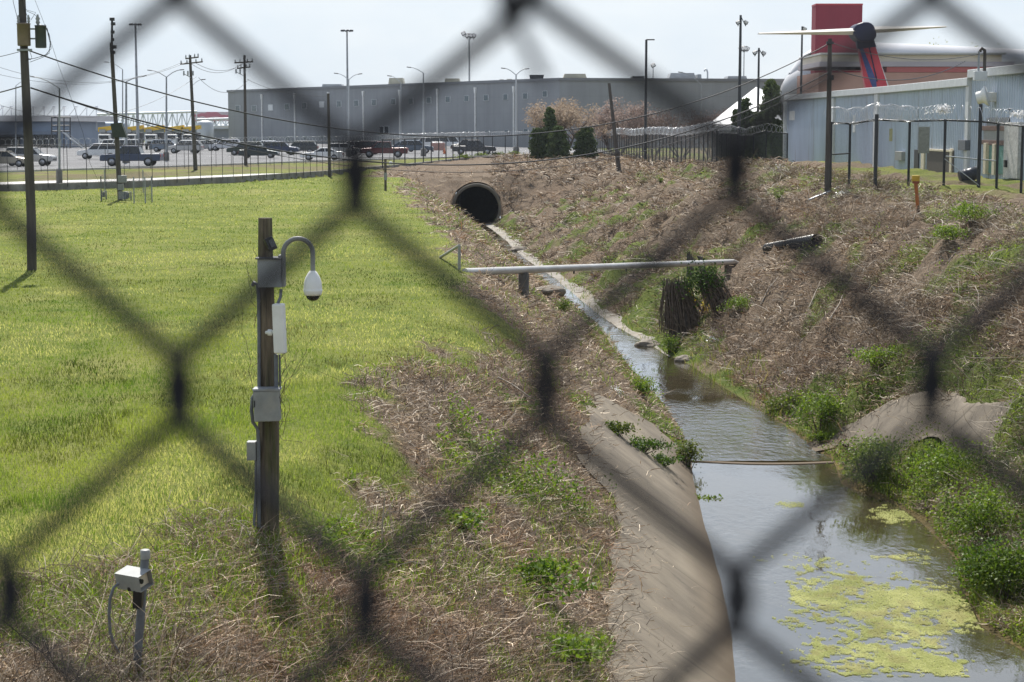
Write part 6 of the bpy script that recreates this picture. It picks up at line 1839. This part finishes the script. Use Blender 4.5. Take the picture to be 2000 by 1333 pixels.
car('wagon', 700, 296, 1, white, 'white hatchback peeping over the dark plum car')
car('sedan', 784, 296, -1, ('mid_blue', (.05, .08, .14), .2), 'mid blue low car between the maroon pickup and slate blue car')
car('van', 872, 290, 1, ('cool_white', (.66, .68, .7), 0), 'cool white van in the back row behind the salmon barrier')
car('wagon', 395, 294, -1, ('ash', (.30, .31, .32), .2), 'ash grey small car just right of the first crossarm pole')
car('suv', 327, 296, 1, ('steel_blue', (.16, .20, .26), .2), 'steel blue car beneath the yellow booms at the double armed lamp')
# salmon barrier and cones near the white pickup
def at_lot(px, y): 
    d = (CAMZ - .42) * F / (y - 245.0); q_ = at(px, y, d=d); q_.z = .43; return q_
o = thing('site_barrier', 'salmon coloured barrier box beside the white pickup', 'barrier', at_lot(856, 296))
MB().box((0, 0, .75), (2.0, .8, 1.1), bev=.05).build('panel', mat('salmon_panel', (.42, .24, .2), .7), o)
for sx in (-.8, .8): MB().box((sx, 0, .1), (.2, 1.0, .2), bev=.03).build('foot', M['darksteel'], o)
for k, px in enumerate((868, 946)):
    o = thing('traffic_cone', ('orange cone right of the salmon barrier', 'orange cone near the dark grey pickup')[k], 'cone', at_lot(px, 300))
    MB().lathe((0, 0, 0), [(.2, .04), (.05, .75), (.03, .76), (.01, .76)], 14).build('cone_body', mat('cone_orange', (.6, .14, .03), .6) if k == 0 else bpy.data.materials['cone_orange'], o)
    MB().box((0, 0, .02), (.42, .42, .04), bev=.01).build('base', M['black'], o)

# ================================================================== TREES AND BUSHES
M['bark'] = mat('bare_bark', (.12, .095, .08), .9, 0, .3, 4)
def branches(mb, p, d, L_, r, depth, tips, spread=.55, n=3, up=.15):
    """limbs that fork and taper"""
    q_ = p + d * L_ * .5 + Vector((rng.normal(0, .06), rng.normal(0, .06), 0)) * L_
    e = p + d * L_ + Vector((rng.normal(0, .05), rng.normal(0, .05), 0)) * L_
    mb.tube([p, q_, e], [r, r * .8, r * .6], 6 if depth > 1 else 4, cap=False)
    tips.append(e)
    if depth == 0: return
    for k in range(n if depth > 1 else n + 1):
        nd = (d + Vector((rng.normal(0, spread), rng.normal(0, spread), rng.normal(up, spread * .6)))).normalized()
        branches(mb, q_.lerp(e, rng.uniform(.1, 1)), nd, L_ * rng.uniform(.6, .82), r * .58, depth - 1, tips, spread, n, up)
def bare_tree(px, base_y, top_y, d, label, petals, pcol, wscale=1.0, stems_=3, name='blossoming_tree', cat='tree', psize=.16, spread=.55, up=.15):
    p = at(px, base_y, d=d); p.z = gz(p.x, p.y) - .1
    Ht = at(px, top_y, d=d).z - p.z
    o = thing(name, label, cat, p)
    mb = MB(); tips = []
    for k in range(stems_):
        a_ = k * 2.1 + .4
        dv = Vector((math.cos(a_) * .45 * wscale, math.sin(a_) * .45, 1)).normalized()
        branches(mb, Vector((math.cos(a_) * .15, math.sin(a_) * .15, 0)), dv, Ht * .40, Ht * .016, 4, tips, spread * wscale, 3, up)
    tips = [t for t in tips if t.z < Ht * 1.02]
    mb.build('trunk', M['bark'], o, fix=False)
    T_ = np.array([tuple(t) for t in tips]); T_ = T_[T_[:, 2] > Ht * .25]
    idx = rng.integers(0, len(T_), petals)
    P_ = T_[idx] + rng.normal(0, Ht * .035, (petals, 3))
    v = leaves(P_, rng.uniform(.6, 1.3, petals) * psize, lerp(np.array(pcol[0]), np.array(pcol[1]), rng.random(petals)))
    mesh_np('crown', *v, M['petal'], o)
    return o
bare_tree(1098, 306, 178, 228, 'spreading pale pink blossoming tree before the warehouse corner', 9500, ((.30, .225, .16), (.46, .37, .28)), 1.3, 6, psize=.24)
bare_tree(1205, 300, 190, 236, 'second pinkish blossoming tree right of the first, wider and lower', 9500, ((.28, .21, .175), (.43, .34, .30)), 1.6, 7, psize=.24)
bare_tree(1330, 292, 196, 215, 'bare purplish brown shrub left of the thick lamp pole', 5000, ((.12, .085, .08), (.2, .15, .13)), 1.5, 5, name='bare_shrub', cat='shrub')
bare_tree(1272, 296, 206, 212, 'lower bare brown shrub behind the security fence', 4500, ((.12, .085, .08), (.2, .15, .13)), 1.4, 5, name='bare_shrub', cat='shrub')
bare_tree(1388, 290, 212, 226, 'bare shrub just right of the purplish shrub, before the white tent', 2500, ((.12, .085, .08), (.18, .14, .12)), 1.3, 4, name='bare_shrub', cat='shrub')
def conifer(px, base_y, top_y, d, w_, label, n_=5000, shape=1.0, cols=((.04, .065, .028), (.115, .15, .06)), name='evergreen_tree', size=.34):
    p = at(px, base_y, d=d); p.z = gz(p.x, p.y) - .1; s = d / F
    Ht = at(px, top_y, d=d).z - p.z
    o = thing(name, label, 'tree', p)
    MB().tube([(0, 0, 0), (0.05, 0, Ht * .5), (0, 0, Ht * .93)], [Ht * .028, Ht * .018, .02], 8).build('trunk', M['bark'], o)
    n_ = int(n_ * 1.7)
    # sprays of foliage gathered on drooping boughs
    nb = 240; t = rng.uniform(.04, 1, nb); a_ = rng.uniform(0, 2 * np.pi, nb)
    R_ = w_ * s / 2 * (1 - t) ** (.75 * shape) * (0.42 + .8 * rng.random(nb)) + .25
    k = rng.integers(0, nb, n_); u = rng.random(n_) ** .55
    P_ = np.stack([np.cos(a_[k]) * R_[k] * u, np.sin(a_[k]) * R_[k] * u, t[k] * Ht + (.12 - .3 * u * u) * R_[k]], 1) + rng.normal(0, .09 * w_ * s / 3, (n_, 3))
    P_[:, 2] = np.clip(P_[:, 2], .05, Ht * 1.01)
    v = leaves(P_, rng.uniform(.5, 1.2, n_) * size, lerp(np.array(cols[0]), np.array(cols[1]), rng.random(n_)))
    mesh_np('crown', *v, M['evergreen'], o)
    return o
conifer(1074, 304, 212, 222, 44, 'narrow dark conifer in front of the blossoming tree', 5200, .9)
conifer(1050, 304, 252, 221, 34, 'low dense dark shrub left of the narrow conifer foot', 3000, .35, name='evergreen_shrub')
conifer(1090, 305, 248, 219, 40, 'dense dark shrub right of the narrow conifer foot', 3400, .35, name='evergreen_shrub')
conifer(1144, 306, 250, 222, 46, 'round dark evergreen shrub left of the security fence end', 4200, .4, name='evergreen_shrub')
conifer(1505, 282, 158, 172, 62, 'large dark green conifer beside the metal building end', 8000, .7, cols=((.05, .075, .03), (.12, .15, .06)))
conifer(1455, 280, 194, 178, 42, 'thin open conifer in front of the white tent', 2600, .6, cols=((.025, .045, .016), (.07, .10, .035)))
conifer(1438, 282, 215, 174, 26, 'small young conifer at the thick lamp pole', 1500, .6, cols=((.025, .045, .016), (.07, .10, .035)))
conifer(1478, 285, 222, 168, 40, 'dark bushy conifer in front of the two floodlight pole', 3200, .5)
bare_tree(1882, 150, 69, 420, 'pale budding tree crown behind the hall roof', 3000, ((.25, .27, .12), (.38, .39, .2)), 1.3, 4, name='budding_tree', psize=.5)

def bush(px, py, w_, h_, label, n_=1500, cols=((.065, .125, .016), (.19, .255, .04)), size=(.04, .09), name='leafy_bush', flat=.8):
    p = hit(px, py); s = p.y / F; p.z = gz(p.x, p.y)
    o = thing(name, label, 'bush', p)
    rx, hz = w_ * s / 2, h_ * s
    nb = 16
    ca = np.stack([rng.normal(0, .42, nb) * rx, rng.normal(0, .42, nb) * rx * flat, rng.uniform(.25, .85, nb) * hz], 1)
    k = rng.integers(0, nb, n_)
    P_ = ca[k] + rng.normal(0, 1, (n_, 3)) * np.array([[.24 * rx, .24 * rx, .17 * hz]])
    P_[:, 2] = np.maximum(P_[:, 2], .02)
    hue = np.clip(rng.random(nb)[k] * .7 + rng.normal(.15, .2, n_), 0, 1)
    v = leaves(P_, np.maximum(rng.uniform(size[0], size[1], n_), pixsize(np.full(n_, p.y)) * 1.1), lerp(np.array(cols[0]), np.array(cols[1]), hue))
    mesh_np('foliage', *v, M['leaf'], o)
    st = MB()
    for i in range(nb):
        st.tube([(ca[i][0] * .15, ca[i][1] * .15, -.1), (ca[i][0] * .6, ca[i][1] * .6, ca[i][2] * .6), tuple(ca[i])], [.012, .008, .004], 4, cap=False)
    st.build('stem', M['bark'], o, fix=False)
    return o
bush(1600, 842, 105, 72, 'bright green round bush at the water edge beside the right concrete apron', 2600)
bush(1530, 815, 90, 55, 'olive bush on the right bank just upstream of the bright round bush', 1500, ((.06, .09, .02), (.15, .18, .05)))
bush(1700, 940, 170, 80, 'tall grassy green bush where the right shelf meets the sill', 3000, ((.06, .11, .02), (.17, .21, .06)))
bush(1860, 970, 190, 95, 'broad leafy bush on the right shelf below the apron', 3200)
bush(1930, 1060, 170, 105, 'spreading leafy bush at the right picture edge above the duckweed', 3200)
bush(1960, 1180, 190, 120, 'large dense leafy bush overhanging the water at the right edge', 4200, ((.04, .09, .012), (.14, .20, .03)))
bush(1900, 1140, 90, 50, 'low bush reaching over the duckweed from the right shelf', 1300)
bush(1345, 915, 46, 52, 'small reedy green clump on the left end of the sill', 900, ((.05, .085, .015), (.13, .15, .04)))
bush(1375, 985, 50, 16, 'flat green clump at the left water edge below the sill', 500)
bush(1605, 868, 30, 22, 'small grassy tuft on the apron foot', 350)
bush(1305, 692, 48, 34, 'green tuft on the bank at the first bend of the stream', 900)
bush(1250, 880, 100, 24, 'dark green plants lining the joint of the left concrete lining, middle clump', 1100, ((.03, .07, .012), (.09, .14, .03)))
bush(1205, 850, 80, 24, 'dark green plants at the upper end of the left lining joint', 900, ((.04, .07, .012), (.11, .13, .03)))
bush(1292, 908, 70, 20, 'dark green plants at the lower end of the left lining joint', 800, ((.03, .07, .012), (.09, .14, .03)))
bush(1098, 612, 34, 26, 'bright green plant at the left edge of the trickle below the crossing pipe', 700)
bush(1255, 775, 50, 34, 'bright green plant beside the left water edge above the lining', 800)
bush(895, 1040, 150, 40, 'low leafy green weeds amid the dead grass on the near left slope', 1100, size=(.02, .09))
bush(1040, 1150, 190, 55, 'broad leafy patch of green low on the near left slope', 1500, size=(.02, .1))
bush(1110, 1300, 170, 60, 'bright leafy bush at the bottom of the left concrete lining', 1500, size=(.02, .1))
bush(1385, 548, 30, 24, 'green weeds on the bank behind the ivy pier', 500)
bush(1450, 610, 60, 30, 'fresh green weeds right of the ivy pier foot', 900)
bush(1720, 715, 100, 40, 'green leafy patch halfway up the right bank above the apron', 1300)
bush(1900, 440, 90, 40, 'bright green weeds near the bank top right of the marker post', 1300)
bush(1860, 470, 70, 28, 'low green weeds below the marker post on the right bank', 900)
bush(1522, 392, 20, 18, 'small lime green sprig on the right bank below the fence gap', 300)
bush(1290, 360, 14, 16, 'lime green sprig on the upper right bank left of centre', 250)
# yellow leaved twig between the two piers
tp_ = hit(1368, 618); mb = MB(); c_ = []
for k in range(9):
    e = Vector((rng.uniform(-.5, .5), rng.uniform(-.3, .2), rng.uniform(.4, 1.0))); mb.tube([(0, 0, 0), e * .5 + Vector((0, 0, .1)), e], [.012, .008, .004], 4, cap=False)
    for j in range(22): c_.append(tuple(e * rng.uniform(.35, 1.05) + Vector(rng.normal(0, .07, 3))))
o = thing('yellow_sapling', 'small yellow leaved sapling between the two vine covered piers', 'sapling', tp_)
mb.build('twig', M['bark'], o, fix=False)
mesh_np('foliage', *leaves(np.array(c_), rng.uniform(.05, .1, len(c_)), lerp((.38, .27, .03), (.5, .4, .08), rng.random(len(c_)))), M['leaf'], o)
# shrubs by the metal building foot and along the wall top
for px, py, w_, h_, lb in ((1640, 362, 60, 30, 'brown bare brush at the fence corner by the metal building'), (1705, 356, 34, 26, 'dead brown shrub at the metal building foot inside the fence')):
    bush(px, py, w_, h_, lb, 700, ((.11, .085, .06), (.22, .17, .12)), name='dead_shrub')
for k, px in enumerate((904, 938, 970, 1003)):
    p = at(px, 307, d=222 + k * 6); 
    p = Vector((p.x, float(dw_f(p.x)) + 1.6, .4)); s = p.y / F
    o = thing('clipped_shrub', ('first', 'second', 'third', 'last')[k] + ' from the left of four small lime shrubs behind the kerb wall', 'shrub', p, 0, 'small shrubs behind the kerb wall')
    n_ = 420; P_ = rng.normal(0, 1, (n_, 3)); P_ *= np.array([[.42, .3, .17]]); P_[:, 2] = np.abs(P_[:, 2]) + .05
    mesh_np('foliage', *leaves(P_, rng.uniform(.12, .24, n_), lerp((.10, .15, .02), (.2, .24, .05), rng.random(n_))), M['leaf'], o)
    MB().tube([(0, 0, -.1), (0, 0, .35)], .03, 6).build('stem', M['bark'], o)
# long bleached branches lying about on the banks
k_ = 0
for pts, r_ in (([(1486, 598), (1500, 572), (1520, 550)], .03), ([(1580, 605), (1592, 580), (1605, 552)], .025), ([(1622, 625), (1640, 600), (1645, 588)], .03), ([(972, 742), (1000, 762), (1035, 792)], .02), ([(1000, 790), (985, 800), (962, 788)], .015),
                ([(745, 1080), (752, 1030), (756, 985)], .012), ([(1140, 1170), (1155, 1120), (1180, 1085)], .010), ([(1400, 700), (1440, 690), (1470, 672)], .02), ([(1700, 640), (1760, 600), (1800, 560)], .018)):
    P_ = [hit(*q_) for q_ in pts]
    if r_ == .012: P_ = [P_[0], P_[0] + Vector((.02, 0, .3)), P_[0] + Vector((.05, 0, .55))]
    P_ = [q_ + Vector((0, 0, .05 + .06 * i)) for i, q_ in enumerate(P_)]
    mb = MB().tube(P_, [r_, r_ * .8, r_ * .4], 6)
    mb.tube([P_[1], P_[1] + Vector((.15, .1, .25))], [r_ * .6, r_ * .2], 5)
    lb = ('bleached branch lying uphill of the ivy pier', 'second bleached branch right of the one above the ivy pier', 'short bleached stick on the mid right bank', 'dark fallen branch on the left bank above the lining', 'thin pale stick near the dark fallen branch',
          'upright pale dead stalk on the near left slope', 'pale stick hanging over the top of the left lining', 'stick lying at the foot of the right bank', 'long thin branch on the right bank above the apron')[k_]; k_ += 1
    tag(mb.build('fallen_branch', mat('bleached_wood', (.36, .31, .25), .8, 0, .2, 8) if k_ == 1 else bpy.data.materials['bleached_wood']), lb, 'branch')

# ================================================================== HAZE
hz = MB().box((20, 340, 22.0), (460, 760, 58)).build('haze', None)
m, t = newmat('thin_haze')
pv = N(t, 'ShaderNodeVolumePrincipled')
pv.inputs['Color'].default_value = (.82, .90, 1.0, 1)
pv.inputs['Density'].default_value = .00009
o = N(t, 'ShaderNodeOutputMaterial'); t.links.new(pv.outputs[0], o.inputs['Volume'])
hz.data.materials.append(m)
tag(hz, kind='stuff')
